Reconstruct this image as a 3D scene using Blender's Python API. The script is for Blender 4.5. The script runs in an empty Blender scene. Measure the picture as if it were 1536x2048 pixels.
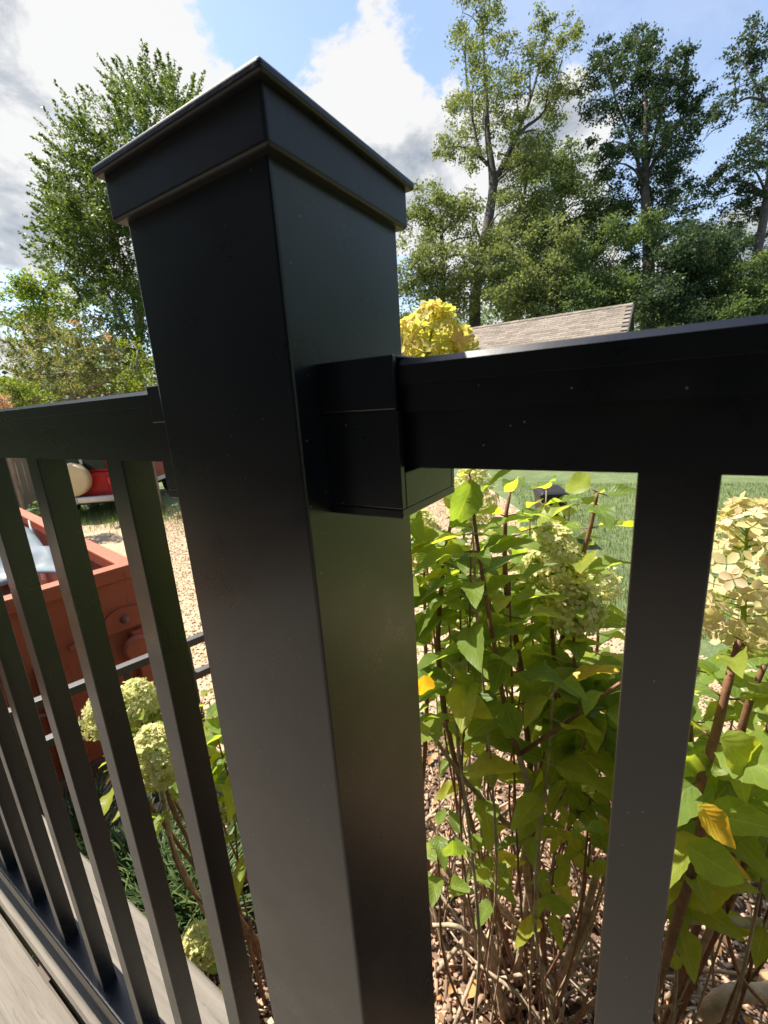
import bpy, bmesh, math, random
import numpy as np
from mathutils import Vector, Matrix
R = math.radians
random.seed(7); rng = np.random.default_rng(11)
scene = bpy.context.scene
col = scene.collection

# ------------------------------------------------------------------ camera
F_PX, PITCH, ROLL, YAW = 868.93, -0.2449, -0.0651, 0.5641      # focal length in 1536-px-wide pixels
CAM = np.array([0.1415, -0.1506, 2.2023])
def _cam_axes():
    cy, sy, cp, sp, cr, sr = math.cos(YAW), math.sin(YAW), math.cos(PITCH), math.sin(PITCH), math.cos(ROLL), math.sin(ROLL)
    fwd = np.array([-sy*cp, cy*cp, sp]); right = np.array([cy, sy, 0.0]); up = np.cross(right, fwd)
    return cr*right + sr*up, -sr*right + cr*up, fwd
AX, AY, AZ = _cam_axes()
def at(u, v, depth):
    """world point seen at pixel (u, v) of the 1536x2048 photograph, at a given depth"""
    return CAM + depth*(AX*(u-768)/F_PX - AY*(v-1024)/F_PX + AZ)
def onground(u, v, z=0.0):
    d = at(u, v, 1.0) - CAM
    return CAM + d*((z-CAM[2])/d[2])
cam_data = bpy.data.cameras.new('camera'); cam = bpy.data.objects.new('camera', cam_data); col.objects.link(cam)
cam_data.sensor_fit = 'HORIZONTAL'; cam_data.sensor_width = 36.0; cam_data.lens = F_PX/1536*36.0
cam_data.clip_start = 0.01; cam_data.clip_end = 2000
M = Matrix([[AX[0], AY[0], -AZ[0], CAM[0]], [AX[1], AY[1], -AZ[1], CAM[1]], [AX[2], AY[2], -AZ[2], CAM[2]], [0, 0, 0, 1]])
cam.matrix_world = M
cam_data.dof.use_dof = True; cam_data.dof.focus_distance = 0.32; cam_data.dof.aperture_fstop = 32.0
scene.camera = cam

# ------------------------------------------------------------------ sun + sky
SUN_EL, SUN_AZ = R(59), R(180.5)                 # azimuth measured from +x, counter-clockwise: just left of the frame
sun_dir = Vector((math.cos(SUN_EL)*math.cos(SUN_AZ), math.cos(SUN_EL)*math.sin(SUN_AZ), math.sin(SUN_EL)))
sd = bpy.data.lights.new('sun', 'SUN'); sd.energy = 4.1; sd.angle = R(0.55); sd.color = (1.0, 0.93, 0.82)
sun = bpy.data.objects.new('sun', sd); col.objects.link(sun)
sun.rotation_euler = sun_dir.to_track_quat('Z', 'Y').to_euler()
world = bpy.data.worlds.new('World'); scene.world = world; world.use_nodes = True
def build_world():
    nt = world.node_tree; N = nt.nodes; L = nt.links; N.clear()
    out = N.new('ShaderNodeOutputWorld'); bg = N.new('ShaderNodeBackground'); bg.inputs[1].default_value = 0.098
    L.new(bg.outputs[0], out.inputs[0])
    sky = N.new('ShaderNodeTexSky'); sky.sky_type = 'NISHITA'; sky.sun_disc = False
    sky.sun_elevation = SUN_EL; sky.sun_rotation = R(90)-SUN_AZ
    sky.air_density = 1.0; sky.dust_density = 0.6; sky.ozone_density = 2.2
    tc = N.new('ShaderNodeTexCoord')
    def math_(op, a, b=None, clamp=False):
        n = N.new('ShaderNodeMath'); n.operation = op; n.use_clamp = clamp
        for i, x in enumerate((a, b)):
            if x is None: continue
            if isinstance(x, (int, float)): n.inputs[i].default_value = x
            else: L.new(x, n.inputs[i])
        return n.outputs[0]
    def noise(scale, detail=8, rough=0.55, off=(0, 0, 0), dist=0.0):
        mp = N.new('ShaderNodeMapping'); L.new(tc.outputs['Generated'], mp.inputs[0]); mp.inputs[1].default_value = off
        mp.inputs[3].default_value = (1, 1, 1.7)
        n = N.new('ShaderNodeTexNoise'); n.inputs['Scale'].default_value = scale; n.inputs['Detail'].default_value = detail
        n.inputs['Roughness'].default_value = rough; n.inputs['Distortion'].default_value = dist
        L.new(mp.outputs[0], n.inputs['Vector']); return n.outputs['Fac']
    def blob(c, r_in, r_out):
        v = Vector(c).normalized(); d = N.new('ShaderNodeVectorMath'); d.operation = 'DOT_PRODUCT'
        L.new(tc.outputs['Generated'], d.inputs[0]); d.inputs[1].default_value = v
        m = N.new('ShaderNodeMapRange'); m.interpolation_type = 'SMOOTHSTEP'
        L.new(d.outputs['Value'], m.inputs[0]); m.inputs[1].default_value = math.cos(R(r_out)); m.inputs[2].default_value = math.cos(R(r_in))
        return m.outputs[0]
    def dirpx(u, v): return at(u, v, 1.0) - CAM
    n1 = noise(3.2, 9, 0.6, (3.1, 0.4, 1.7), 0.2); n2 = noise(1.6, 6, 0.5, (7.3, 2.2, 0.3)); n3 = noise(7.0, 8, 0.62, (0.5, 5.0, 2.0), 0.4)
    cover = None
    for b in [(dirpx(-100, 20), 8, 40), (dirpx(60, 330), 2, 22), (dirpx(690, 120), 7, 13), (dirpx(680, 300), 8, 16), (dirpx(830, 230), 6, 14),
              (dirpx(1000, 480), 4, 16), (dirpx(1450, 640), 3, 13), (dirpx(330, 40), 2, 15)]:
        x = blob(*b); cover = x if cover is None else math_('MAXIMUM', cover, x)
    # elsewhere (outside the frame) scattered fair-weather cloud of the same kind
    scat = N.new('ShaderNodeMapRange'); scat.interpolation_type = 'SMOOTHSTEP'; L.new(n2, scat.inputs[0])
    scat.inputs[1].default_value = 0.5; scat.inputs[2].default_value = 0.72; scat.inputs[4].default_value = 0.55
    behind = N.new('ShaderNodeMapRange'); d = N.new('ShaderNodeVectorMath'); d.operation = 'DOT_PRODUCT'
    L.new(tc.outputs['Generated'], d.inputs[0]); d.inputs[1].default_value = Vector(AZ); L.new(d.outputs['Value'], behind.inputs[0])
    behind.inputs[1].default_value = 0.55; behind.inputs[2].default_value = 0.2
    cover = math_('MAXIMUM', cover, math_('MULTIPLY', scat.outputs[0], behind.outputs[0]))
    dens = math_('ADD', math_('MULTIPLY', cover, 0.72), math_('MULTIPLY', math_('SUBTRACT', n1, 0.5), 2.3))
    dens = math_('ADD', dens, math_('MULTIPLY', math_('SUBTRACT', n3, 0.5), 1.0))
    strong = math_('MAXIMUM', math_('MAXIMUM', blob(dirpx(730, 110), 2, 8), blob(dirpx(740, 290), 4, 11)), blob(dirpx(840, 210), 2, 8))
    dens = math_('ADD', dens, math_('MULTIPLY', strong, 0.26))
    gap = math_('MAXIMUM', math_('MAXIMUM', blob(dirpx(560, 40), 2, 9), blob(dirpx(500, 190), 1, 6)), math_('MAXIMUM', blob(dirpx(960, 20), 2, 10), blob(dirpx(30, 610), 1, 4)))
    dens = math_('SUBTRACT', dens, math_('MULTIPLY', gap, 0.36))
    mask = N.new('ShaderNodeMapRange'); mask.interpolation_type = 'SMOOTHSTEP'; L.new(dens, mask.inputs[0])
    mask.inputs[1].default_value = 0.38; mask.inputs[2].default_value = 0.56; mask.inputs[4].default_value = 0.97
    # thin streaky veil
    veil = N.new('ShaderNodeMapRange'); veil.interpolation_type = 'SMOOTHSTEP'; L.new(n2, veil.inputs[0])
    veil.inputs[1].default_value = 0.35; veil.inputs[2].default_value = 0.8; veil.inputs[4].default_value = 0.35
    m_all = math_('MAXIMUM', mask.outputs[0], veil.outputs[0])
    ramp = N.new('ShaderNodeValToRGB'); el = ramp.color_ramp.elements
    thick = math_('ADD', math_('MULTIPLY', dens, 0.40), math_('MULTIPLY', math_('SUBTRACT', n2, 0.5), 1.5))
    thick = math_('ADD', thick, math_('MULTIPLY', math_('SUBTRACT', n3, 0.5), -1.7), True)
    L.new(thick, ramp.inputs[0])
    el[0].position = 0.17; el[0].color = (3.7, 3.68, 3.63, 1)
    el[1].position = 0.50; el[1].color = (1.5, 1.7, 1.98, 1)
    e = el.new(0.32); e.color = (2.45, 2.55, 2.7, 1)
    hsv = N.new('ShaderNodeHueSaturation'); hsv.inputs['Saturation'].default_value = 0.9; hsv.inputs['Value'].default_value = 1.0
    L.new(sky.outputs[0], hsv.inputs['Color'])
    mix = N.new('ShaderNodeMix'); mix.data_type = 'RGBA'
    L.new(m_all, mix.inputs[0]); L.new(hsv.outputs[0], mix.inputs[6]); L.new(ramp.outputs[0], mix.inputs[7])
    L.new(mix.outputs[2], bg.inputs[0])
build_world()
scene.view_settings.view_transform = 'Standard'; scene.view_settings.look = 'None'
scene.view_settings.exposure = 1.4; scene.view_settings.gamma = 1.0; scene.view_settings.use_curve_mapping = False
scene.cycles.max_bounces = 8; scene.cycles.transparent_max_bounces = 6; scene.cycles.use_denoising = True
scene.cycles.sample_clamp_indirect = 8.0

# ------------------------------------------------------------------ helpers
def new_obj(name, me, parent=None):
    o = bpy.data.objects.new(name, me); col.objects.link(o)
    if parent is not None: o.parent = parent
    return o
def tag(o, label=None, cat=None, group=None, kind=None):
    if label: o['label'] = label
    if cat: o['category'] = cat
    if group: o['group'] = group
    if kind: o['kind'] = kind
    return o
def empty(name, loc=(0, 0, 0), rz=0.0):
    o = new_obj(name, None); o.location = loc; o.rotation_euler = (0, 0, rz); o.empty_display_size = 0.1
    return o
class MB:
    """collects shapes into ONE mesh"""
    def __init__(s): s.v = []; s.f = []; s.uv = None
    def add(s, V, Fc):
        b = len(s.v); s.v += [tuple(map(float, p)) for p in V]; s.f += [tuple(i+b for i in f) for f in Fc]; return s
    def box(s, x0, x1, y0, y1, z0, z1, m=None):
        V = [(x, y, z) for z in (z0, z1) for y in (y0, y1) for x in (x0, x1)]
        if m is not None: V = [tuple(m @ Vector(p)) for p in V]
        return s.add(V, [(0, 2, 3, 1), (4, 5, 7, 6), (0, 1, 5, 4), (2, 6, 7, 3), (0, 4, 6, 2), (1, 3, 7, 5)])
    def prism(s, prof, a0, a1, axis='x'):
        """closed (p,q) profile extruded along an axis"""
        n = len(prof); mk = {'x': lambda a, p, q: (a, p, q), 'y': lambda a, p, q: (p, a, q), 'z': lambda a, p, q: (p, q, a)}[axis]
        V = [mk(a0, p, q) for p, q in prof] + [mk(a1, p, q) for p, q in prof]
        Fc = [(i, (i+1) % n, n+(i+1) % n, n+i) for i in range(n)] + [tuple(range(n-1, -1, -1)), tuple(range(n, 2*n))]
        return s.add(V, Fc)
    def tube(s, pts, rad, sides=8, cap=True):
        pts = [Vector(p) for p in pts]; n = len(pts)
        if not hasattr(rad, '__len__'): rad = [rad]*n
        b = len(s.v); up = Vector((0.31, 0.17, 0.93))
        for i, p in enumerate(pts):
            t = (pts[min(i+1, n-1)] - pts[max(i-1, 0)]).normalized()
            a = t.cross(up); 
            if a.length < 1e-3: a = t.cross(Vector((1, 0, 0)))
            a.normalize(); c = t.cross(a)
            for k in range(sides):
                an = 2*math.pi*k/sides; s.v.append(tuple(p + (a*math.cos(an) + c*math.sin(an))*rad[i]))
        for i in range(n-1):
            for k in range(sides):
                k2 = (k+1) % sides; s.f.append((b+i*sides+k, b+i*sides+k2, b+(i+1)*sides+k2, b+(i+1)*sides+k))
        if cap:
            s.f.append(tuple(b+k for k in range(sides-1, -1, -1))); s.f.append(tuple(b+(n-1)*sides+k for k in range(sides)))
        return s
    def lathe(s, prof, sides=32, m=None):
        """(r,z) profile spun round z"""
        b = len(s.v); n = len(prof)
        for r, z in prof:
            for k in range(sides):
                an = 2*math.pi*k/sides; p = Vector((r*math.cos(an), r*math.sin(an), z)); s.v.append(tuple(m @ p if m is not None else p))
        for i in range(n-1):
            for k in range(sides):
                k2 = (k+1) % sides; s.f.append((b+i*sides+k, b+i*sides+k2, b+(i+1)*sides+k2, b+(i+1)*sides+k))
        s.f.append(tuple(b+k for k in range(sides-1, -1, -1))); s.f.append(tuple(b+(n-1)*sides+k for k in range(sides)))
        return s
    def build(s, name, mat, parent=None, bevel=0.0, smooth=False, seg=2):
        me = bpy.data.meshes.new(name); me.from_pydata(s.v, [], s.f); me.update()
        me.materials.append(mat)
        if smooth: me.polygons.foreach_set('use_smooth', [True]*len(me.polygons))
        o = new_obj(name, me, parent)
        if bevel:
            md = o.modifiers.new('bevel', 'BEVEL'); md.width = bevel; md.segments = seg; md.limit_method = 'ANGLE'; md.angle_limit = R(40)
        return o
def np_mesh(name, V, Fq, mat, smooth=False, uv=None):
    """fast mesh from arrays; Fq is (n,3) or (n,4)"""
    me = bpy.data.meshes.new(name); V = np.asarray(V, np.float32); Fq = np.asarray(Fq, np.int32); k = Fq.shape[1]
    me.vertices.add(len(V)); me.vertices.foreach_set('co', V.ravel())
    me.loops.add(Fq.size); me.loops.foreach_set('vertex_index', Fq.ravel())
    me.polygons.add(len(Fq)); me.polygons.foreach_set('loop_start', np.arange(0, Fq.size, k, dtype=np.int32))
    me.polygons.foreach_set('loop_total', np.full(len(Fq), k, np.int32))
    if smooth: me.polygons.foreach_set('use_smooth', np.ones(len(Fq), bool))
    me.update(calc_edges=True)
    if uv is not None:
        l = me.uv_layers.new(name='uv'); l.data.foreach_set('uv', np.asarray(uv, np.float32)[Fq.ravel()].ravel())
    me.materials.append(mat); return me
def frames(n, t):
    """orthonormal frames: columns (side, along, normal) for normals n and tangents t"""
    n = n/np.linalg.norm(n, axis=1, keepdims=True)
    t = t - n*np.sum(n*t, axis=1, keepdims=True); t = t/(np.linalg.norm(t, axis=1, keepdims=True)+1e-9)
    s = np.cross(t, n); return np.stack([s, t, n], axis=2)
def scatter(tmplV, tmplF, pos, Rm, scale):
    """copies of a template into one vertex/face array"""
    T = np.asarray(tmplV, float); n = len(pos); k = len(T)
    sc = np.asarray(scale, float)
    if sc.ndim == 1: sc = sc[:, None]
    V = np.einsum('nij,nkj->nki', Rm, T[None]*sc[:, None, :]) + pos[:, None, :]
    Fc = (np.asarray(tmplF)[None] + (np.arange(n)*k)[:, None, None]).reshape(-1, len(tmplF[0]))
    return V.reshape(-1, 3), Fc
def rand_dirs(n):
    v = rng.normal(size=(n, 3)); return v/np.linalg.norm(v, axis=1, keepdims=True)

# ------------------------------------------------------------------ materials
def mat_new(name):
    m = bpy.data.materials.new(name); m.use_nodes = True; nt = m.node_tree
    return m, nt, nt.nodes, nt.links, nt.nodes['Principled BSDF']
def ramp_node(N, stops):
    r = N.new('ShaderNodeValToRGB'); el = r.color_ramp.elements
    while len(el) < len(stops): el.new(0.5)
    for e, (p, c) in zip(el, stops): e.position = p; e.color = (*c, 1)
    return r
def noise_node(N, L, vec, scale, detail=4, rough=0.55, dist=0.0):
    n = N.new('ShaderNodeTexNoise'); n.inputs['Scale'].default_value = scale; n.inputs['Detail'].default_value = detail
    n.inputs['Roughness'].default_value = rough; n.inputs['Distortion'].default_value = dist
    if vec is not None: L.new(vec, n.inputs['Vector'])
    return n
def mapping(N, L, src, sc=(1, 1, 1), rot=(0, 0, 0)):
    m = N.new('ShaderNodeMapping'); L.new(src, m.inputs[0]); m.inputs[3].default_value = sc; m.inputs[2].default_value = rot; return m.outputs[0]
def bump(N, L, h, bs, strength, dist):
    b = N.new('ShaderNodeBump'); b.inputs['Strength'].default_value = strength; b.inputs['Distance'].default_value = dist
    L.new(h, b.inputs['Height']); L.new(b.outputs[0], bs.inputs['Normal']); return b
def simple(name, c, rough=0.6, metal=0.0, var=0.25, scale=6.0, bmp=0.0, bscale=40.0, spec=0.5, bdist=0.01):
    m, nt, N, L, bs = mat_new(name); tc = N.new('ShaderNodeTexCoord')
    n = noise_node(N, L, tc.outputs['Object'], scale, 6)
    lo = tuple(x*(1-var) for x in c); hi = tuple(min(1, x*(1+var)) for x in c)
    r = ramp_node(N, [(0.3, lo), (0.7, hi)]); L.new(n.outputs['Fac'], r.inputs[0]); L.new(r.outputs[0], bs.inputs['Base Color'])
    bs.inputs['Roughness'].default_value = rough; bs.inputs['Metallic'].default_value = metal; bs.inputs['Specular IOR Level'].default_value = spec
    if bmp:
        n2 = noise_node(N, L, tc.outputs['Object'], bscale, 5); bump(N, L, n2.outputs['Fac'], bs, bmp, bdist)
    return m
def powder_coat(name):
    m, nt, N, L, bs = mat_new(name); tc = N.new('ShaderNodeTexCoord'); o = tc.outputs['Object']
    # dust specks: tiny dots at a few voronoi cells, plus faint smears
    vo = N.new('ShaderNodeTexVoronoi'); vo.inputs['Scale'].default_value = 230; L.new(o, vo.inputs['Vector'])
    lt = N.new('ShaderNodeMath'); lt.operation = 'LESS_THAN'; L.new(vo.outputs['Distance'], lt.inputs[0]); lt.inputs[1].default_value = 0.075
    sp = N.new('ShaderNodeSeparateColor'); L.new(vo.outputs['Color'], sp.inputs[0])
    gt = N.new('ShaderNodeMath'); gt.operation = 'GREATER_THAN'; L.new(sp.outputs[0], gt.inputs[0]); gt.inputs[1].default_value = 0.78
    mu = N.new('ShaderNodeMath'); mu.operation = 'MULTIPLY'; L.new(lt.outputs[0], mu.inputs[0]); L.new(gt.outputs[0], mu.inputs[1])
    sm = noise_node(N, L, mapping(N, L, o, (9, 9, 3)), 4, 8, 0.7); r = ramp_node(N, [(0.45, (0.0022, 0.0036, 0.0065)), (0.8, (0.005, 0.0065, 0.0095))])
    L.new(sm.outputs['Fac'], r.inputs[0])
    mx = N.new('ShaderNodeMix'); mx.data_type = 'RGBA'; L.new(mu.outputs[0], mx.inputs[0]); L.new(r.outputs[0], mx.inputs[6]); mx.inputs[7].default_value = (0.16, 0.155, 0.145, 1)
    L.new(mx.outputs[2], bs.inputs['Base Color'])
    bs.inputs['Specular IOR Level'].default_value = 0.75
    rr = ramp_node(N, [(0.3, (0.25,)*3), (0.75, (0.36,)*3)]); n = noise_node(N, L, o, 30, 6, 0.7); L.new(n.outputs['Fac'], rr.inputs[0]); L.new(rr.outputs[0], bs.inputs['Roughness'])
    pe = noise_node(N, L, o, 700, 2, 0.5); bump(N, L, pe.outputs['Fac'], bs, 0.035, 0.0004)
    return m
def cap_plastic(name):
    m, nt, N, L, bs = mat_new(name); tc = N.new('ShaderNodeTexCoord'); o = tc.outputs['Object']
    n = noise_node(N, L, o, 60, 6, 0.65); r = ramp_node(N, [(0.35, (0.006, 0.0065, 0.008)), (0.8, (0.013, 0.013, 0.015))]); L.new(n.outputs['Fac'], r.inputs[0])
    L.new(r.outputs[0], bs.inputs['Base Color']); bs.inputs['Roughness'].default_value = 0.4; bs.inputs['Specular IOR Level'].default_value = 0.5
    pe = noise_node(N, L, o, 420, 3, 0.55); bump(N, L, pe.outputs['Fac'], bs, 0.10, 0.0006); return m
def plank_mat(name, c_lo, c_hi, along=(1.2, 30, 30), rough=0.75, bs_=0.4, dist=0.002, streak=(0.09, 0.07, 0.055)):
    m, nt, N, L, bs = mat_new(name); tc = N.new('ShaderNodeTexCoord'); oi = N.new('ShaderNodeObjectInfo')
    ad = N.new('ShaderNodeVectorMath'); ad.operation = 'ADD'; L.new(tc.outputs['Object'], ad.inputs[0])
    sc = N.new('ShaderNodeVectorMath'); sc.operation = 'SCALE'; sc.inputs[0].default_value = (13, 7, 5); L.new(oi.outputs['Random'], sc.inputs['Scale']); L.new(sc.outputs[0], ad.inputs[1])
    v = mapping(N, L, ad.outputs[0], along)
    n = noise_node(N, L, v, 6, 7, 0.6, 0.5); r = ramp_node(N, [(0.25, c_lo), (0.75, c_hi)]); L.new(n.outputs['Fac'], r.inputs[0])
    n2 = noise_node(N, L, v, 14, 5, 0.7, 1.0); r2 = ramp_node(N, [(0.56, (0, 0, 0)), (0.72, (1, 1, 1))]); L.new(n2.outputs['Fac'], r2.inputs[0])
    mx = N.new('ShaderNodeMix'); mx.data_type = 'RGBA'; mm = N.new('ShaderNodeMath'); mm.operation = 'MULTIPLY'; L.new(r2.outputs[0], mm.inputs[0]); mm.inputs[1].default_value = 0.75
    L.new(mm.outputs[0], mx.inputs[0]); L.new(r.outputs[0], mx.inputs[6]); mx.inputs[7].default_value = (*streak, 1)
    L.new(mx.outputs[2], bs.inputs['Base Color']); bs.inputs['Roughness'].default_value = rough
    bump(N, L, n2.outputs['Fac'], bs, bs_, dist); return m
def leaf_mat(name, dark, light, yellow, trans=0.42, veins=False, island=False, rough=0.42, tint=None, blotch=None):
    m, nt, N, L, bs = mat_new(name); out = N['Material Output']; tc = N.new('ShaderNodeTexCoord')
    if island: src = N.new('ShaderNodeNewGeometry').outputs['Random Per Island']
    else: src = N.new('ShaderNodeObjectInfo').outputs['Random']
    r = ramp_node(N, [(0.0, dark), (0.6, light), (1.0, yellow)]); L.new(src, r.inputs[0]); c = r.outputs[0]
    if veins:
        uv = N.new('ShaderNodeUVMap'); sp = N.new('ShaderNodeSeparateXYZ'); L.new(uv.outputs[0], sp.inputs[0])
        ab = N.new('ShaderNodeMath'); ab.operation = 'ABSOLUTE'; L.new(sp.outputs[0], ab.inputs[0])
        def M(op, a, b):
            n = N.new('ShaderNodeMath'); n.operation = op
            for i, x in enumerate((a, b)):
                if x is None: continue
                if isinstance(x, (int, float)): n.inputs[i].default_value = x
                else: L.new(x, n.inputs[i])
            return n.outputs[0]
        # side veins sweep forward; midrib along the middle
        ph = M('SUBTRACT', sp.outputs[1], M('MULTIPLY', M('POWER', ab.outputs[0], 0.8), 0.34)); fr = M('FRACT', M('MULTIPLY', ph, 7.0), None)
        dv = M('ABSOLUTE', M('SUBTRACT', fr, 0.5), None); side = M('LESS_THAN', dv, 0.03); mid = M('LESS_THAN', ab.outputs[0], 0.045)
        vein = M('MAXIMUM', side, mid)
        mx = N.new('ShaderNodeMix'); mx.data_type = 'RGBA'; L.new(M('MULTIPLY', vein, 0.32), mx.inputs[0]); L.new(c, mx.inputs[6])
        mx.inputs[7].default_value = (yellow[0]*1.1, yellow[1]*1.2, yellow[2]*1.3, 1); c = mx.outputs[2]
        hgt = M('ADD', M('MULTIPLY', dv, 1.6), M('MINIMUM', M('MULTIPLY', ab.outputs[0], 4.0), 0.5)); bump(N, L, hgt, bs, 0.22, 0.003)
        n = noise_node(N, L, tc.outputs['Object'], 4, 4); r3 = ramp_node(N, [(0.3, (0.82,)*3), (0.75, (1.12,)*3)]); L.new(n.outputs['Fac'], r3.inputs[0])
        mu = N.new('ShaderNodeMix'); mu.data_type = 'RGBA'; mu.blend_type = 'MULTIPLY'; mu.inputs[0].default_value = 1.0; L.new(c, mu.inputs[6]); L.new(r3.outputs[0], mu.inputs[7]); c = mu.outputs[2]
    if blotch:
        n = noise_node(N, L, tc.outputs['Object'], 7, 5); r4 = ramp_node(N, [(0.5, (0, 0, 0)), (0.68, (1, 1, 1))]); L.new(n.outputs['Fac'], r4.inputs[0])
        mb = N.new('ShaderNodeMix'); mb.data_type = 'RGBA'; L.new(r4.outputs[0], mb.inputs[0]); L.new(c, mb.inputs[6]); mb.inputs[7].default_value = (*blotch, 1); c = mb.outputs[2]
    L.new(c, bs.inputs['Base Color']); bs.inputs['Roughness'].default_value = rough; bs.inputs['Specular IOR Level'].default_value = 0.12 if island else 0.35
    tr = N.new('ShaderNodeBsdfTranslucent'); g = N.new('ShaderNodeMix'); g.data_type = 'RGBA'; g.blend_type = 'MULTIPLY'; g.inputs[0].default_value = 1.0
    L.new(c, g.inputs[6]); g.inputs[7].default_value = (*(tint or ((2.3, 2.0, 0.8) if veins else (1.55, 1.5, 0.85))), 1); L.new(g.outputs[2], tr.inputs[0])
    ms = N.new('ShaderNodeMixShader'); ms.inputs[0].default_value = trans; L.new(bs.outputs[0], ms.inputs[1]); L.new(tr.outputs[0], ms.inputs[2])
    L.new(ms.outputs[0], out.inputs[0]); return m
def ground_mat(name, cols, scale, bscale, bstr, bdist, big=0.4, rough=0.9):
    m, nt, N, L, bs = mat_new(name); tc = N.new('ShaderNodeTexCoord'); o = tc.outputs['Object']
    n = noise_node(N, L, o, scale, 9, 0.7); b = noise_node(N, L, o, big, 4)
    ad = N.new('ShaderNodeMath'); ad.operation = 'MULTIPLY_ADD'; L.new(b.outputs['Fac'], ad.inputs[0]); ad.inputs[1].default_value = 0.6
    sb = N.new('ShaderNodeMath'); sb.operation = 'SUBTRACT'; L.new(n.outputs['Fac'], sb.inputs[0]); sb.inputs[1].default_value = 0.3; L.new(sb.outputs[0], ad.inputs[2])
    r = ramp_node(N, cols); L.new(ad.outputs[0], r.inputs[0]); L.new(r.outputs[0], bs.inputs['Base Color']); bs.inputs['Roughness'].default_value = rough
    n2 = noise_node(N, L, o, bscale, 5, 0.7); bump(N, L, n2.outputs['Fac'], bs, bstr, bdist); return m
def gravel_mat(name):
    m, nt, N, L, bs = mat_new(name); tc = N.new('ShaderNodeTexCoord'); o = tc.outputs['Object']
    w = noise_node(N, L, o, 9, 3); mp = N.new('ShaderNodeVectorMath'); mp.operation = 'MULTIPLY_ADD'; L.new(w.outputs['Color'], mp.inputs[0]); mp.inputs[1].default_value = (.06, .06, .06); L.new(o, mp.inputs[2])
    vo = N.new('ShaderNodeTexVoronoi'); vo.inputs['Scale'].default_value = 42; L.new(mp.outputs[0], vo.inputs['Vector'])
    sp = N.new('ShaderNodeSeparateColor'); L.new(vo.outputs['Color'], sp.inputs[0]); big = noise_node(N, L, o, .7, 5)
    ad = N.new('ShaderNodeMath'); ad.operation = 'MULTIPLY_ADD'; L.new(sp.outputs[0], ad.inputs[0]); ad.inputs[1].default_value = .55
    sb = N.new('ShaderNodeMath'); sb.operation = 'SUBTRACT'; L.new(big.outputs['Fac'], sb.inputs[0]); sb.inputs[1].default_value = .25; L.new(sb.outputs[0], ad.inputs[2])
    r_ = ramp_node(N, [(0.05, (0.27, 0.19, 0.12)), (0.4, (0.40, 0.285, 0.175)), (0.7, (0.47, 0.345, 0.22)), (1.0, (0.55, 0.43, 0.30))]); L.new(ad.outputs[0], r_.inputs[0])
    L.new(r_.outputs[0], bs.inputs['Base Color']); bs.inputs['Roughness'].default_value = .85
    inv = N.new('ShaderNodeMath'); inv.operation = 'SUBTRACT'; inv.inputs[0].default_value = 1.0; L.new(vo.outputs['Distance'], inv.inputs[1]); bump(N, L, inv.outputs[0], bs, .8, .012)
    return m
def weathered(name, paint, faded, rust, amount=0.62):
    m, nt, N, L, bs = mat_new(name); tc = N.new('ShaderNodeTexCoord'); o = tc.outputs['Object']
    a = noise_node(N, L, o, 2.6, 7, .65); r1 = ramp_node(N, [(.35, paint), (.75, faded)]); L.new(a.outputs['Fac'], r1.inputs[0])
    b = noise_node(N, L, mapping(N, L, o, (14, 14, 2.2)), 2.0, 8, .72); r2 = ramp_node(N, [(amount-.04, (0, 0, 0)), (amount+.08, (1, 1, 1))]); L.new(b.outputs['Fac'], r2.inputs[0])
    mx = N.new('ShaderNodeMix'); mx.data_type = 'RGBA'; L.new(r2.outputs[0], mx.inputs[0]); L.new(r1.outputs[0], mx.inputs[6]); mx.inputs[7].default_value = (*rust, 1)
    L.new(mx.outputs[2], bs.inputs['Base Color']); bs.inputs['Roughness'].default_value = .6; n = noise_node(N, L, o, 16, 6, .7); bump(N, L, n.outputs['Fac'], bs, .35, .012); return m
def island_mat(name, stops, rough=0.8, spec=0.3):
    m, nt, N, L, bs = mat_new(name); g = N.new('ShaderNodeNewGeometry'); r = ramp_node(N, stops); L.new(g.outputs['Random Per Island'], r.inputs[0])
    L.new(r.outputs[0], bs.inputs['Base Color']); bs.inputs['Roughness'].default_value = rough; bs.inputs['Specular IOR Level'].default_value = spec; return m
def random_mat(name, stops, rough=0.85, bscale=60, bstr=0.5, var_scale=25):
    m, nt, N, L, bs = mat_new(name); oi = N.new('ShaderNodeObjectInfo'); r = ramp_node(N, stops); tc = N.new('ShaderNodeTexCoord')
    n = noise_node(N, L, tc.outputs['Object'], var_scale, 5); a = N.new('ShaderNodeMath'); a.operation = 'MULTIPLY_ADD'; L.new(n.outputs['Fac'], a.inputs[0]); a.inputs[1].default_value = 0.5
    s2 = N.new('ShaderNodeMath'); s2.operation = 'MULTIPLY'; L.new(oi.outputs['Random'], s2.inputs[0]); s2.inputs[1].default_value = 0.5; L.new(s2.outputs[0], a.inputs[2])
    L.new(a.outputs[0], r.inputs[0]); L.new(r.outputs[0], bs.inputs['Base Color']); bs.inputs['Roughness'].default_value = rough
    n2 = noise_node(N, L, tc.outputs['Object'], bscale, 4); bump(N, L, n2.outputs['Fac'], bs, bstr, 0.004); return m

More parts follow.
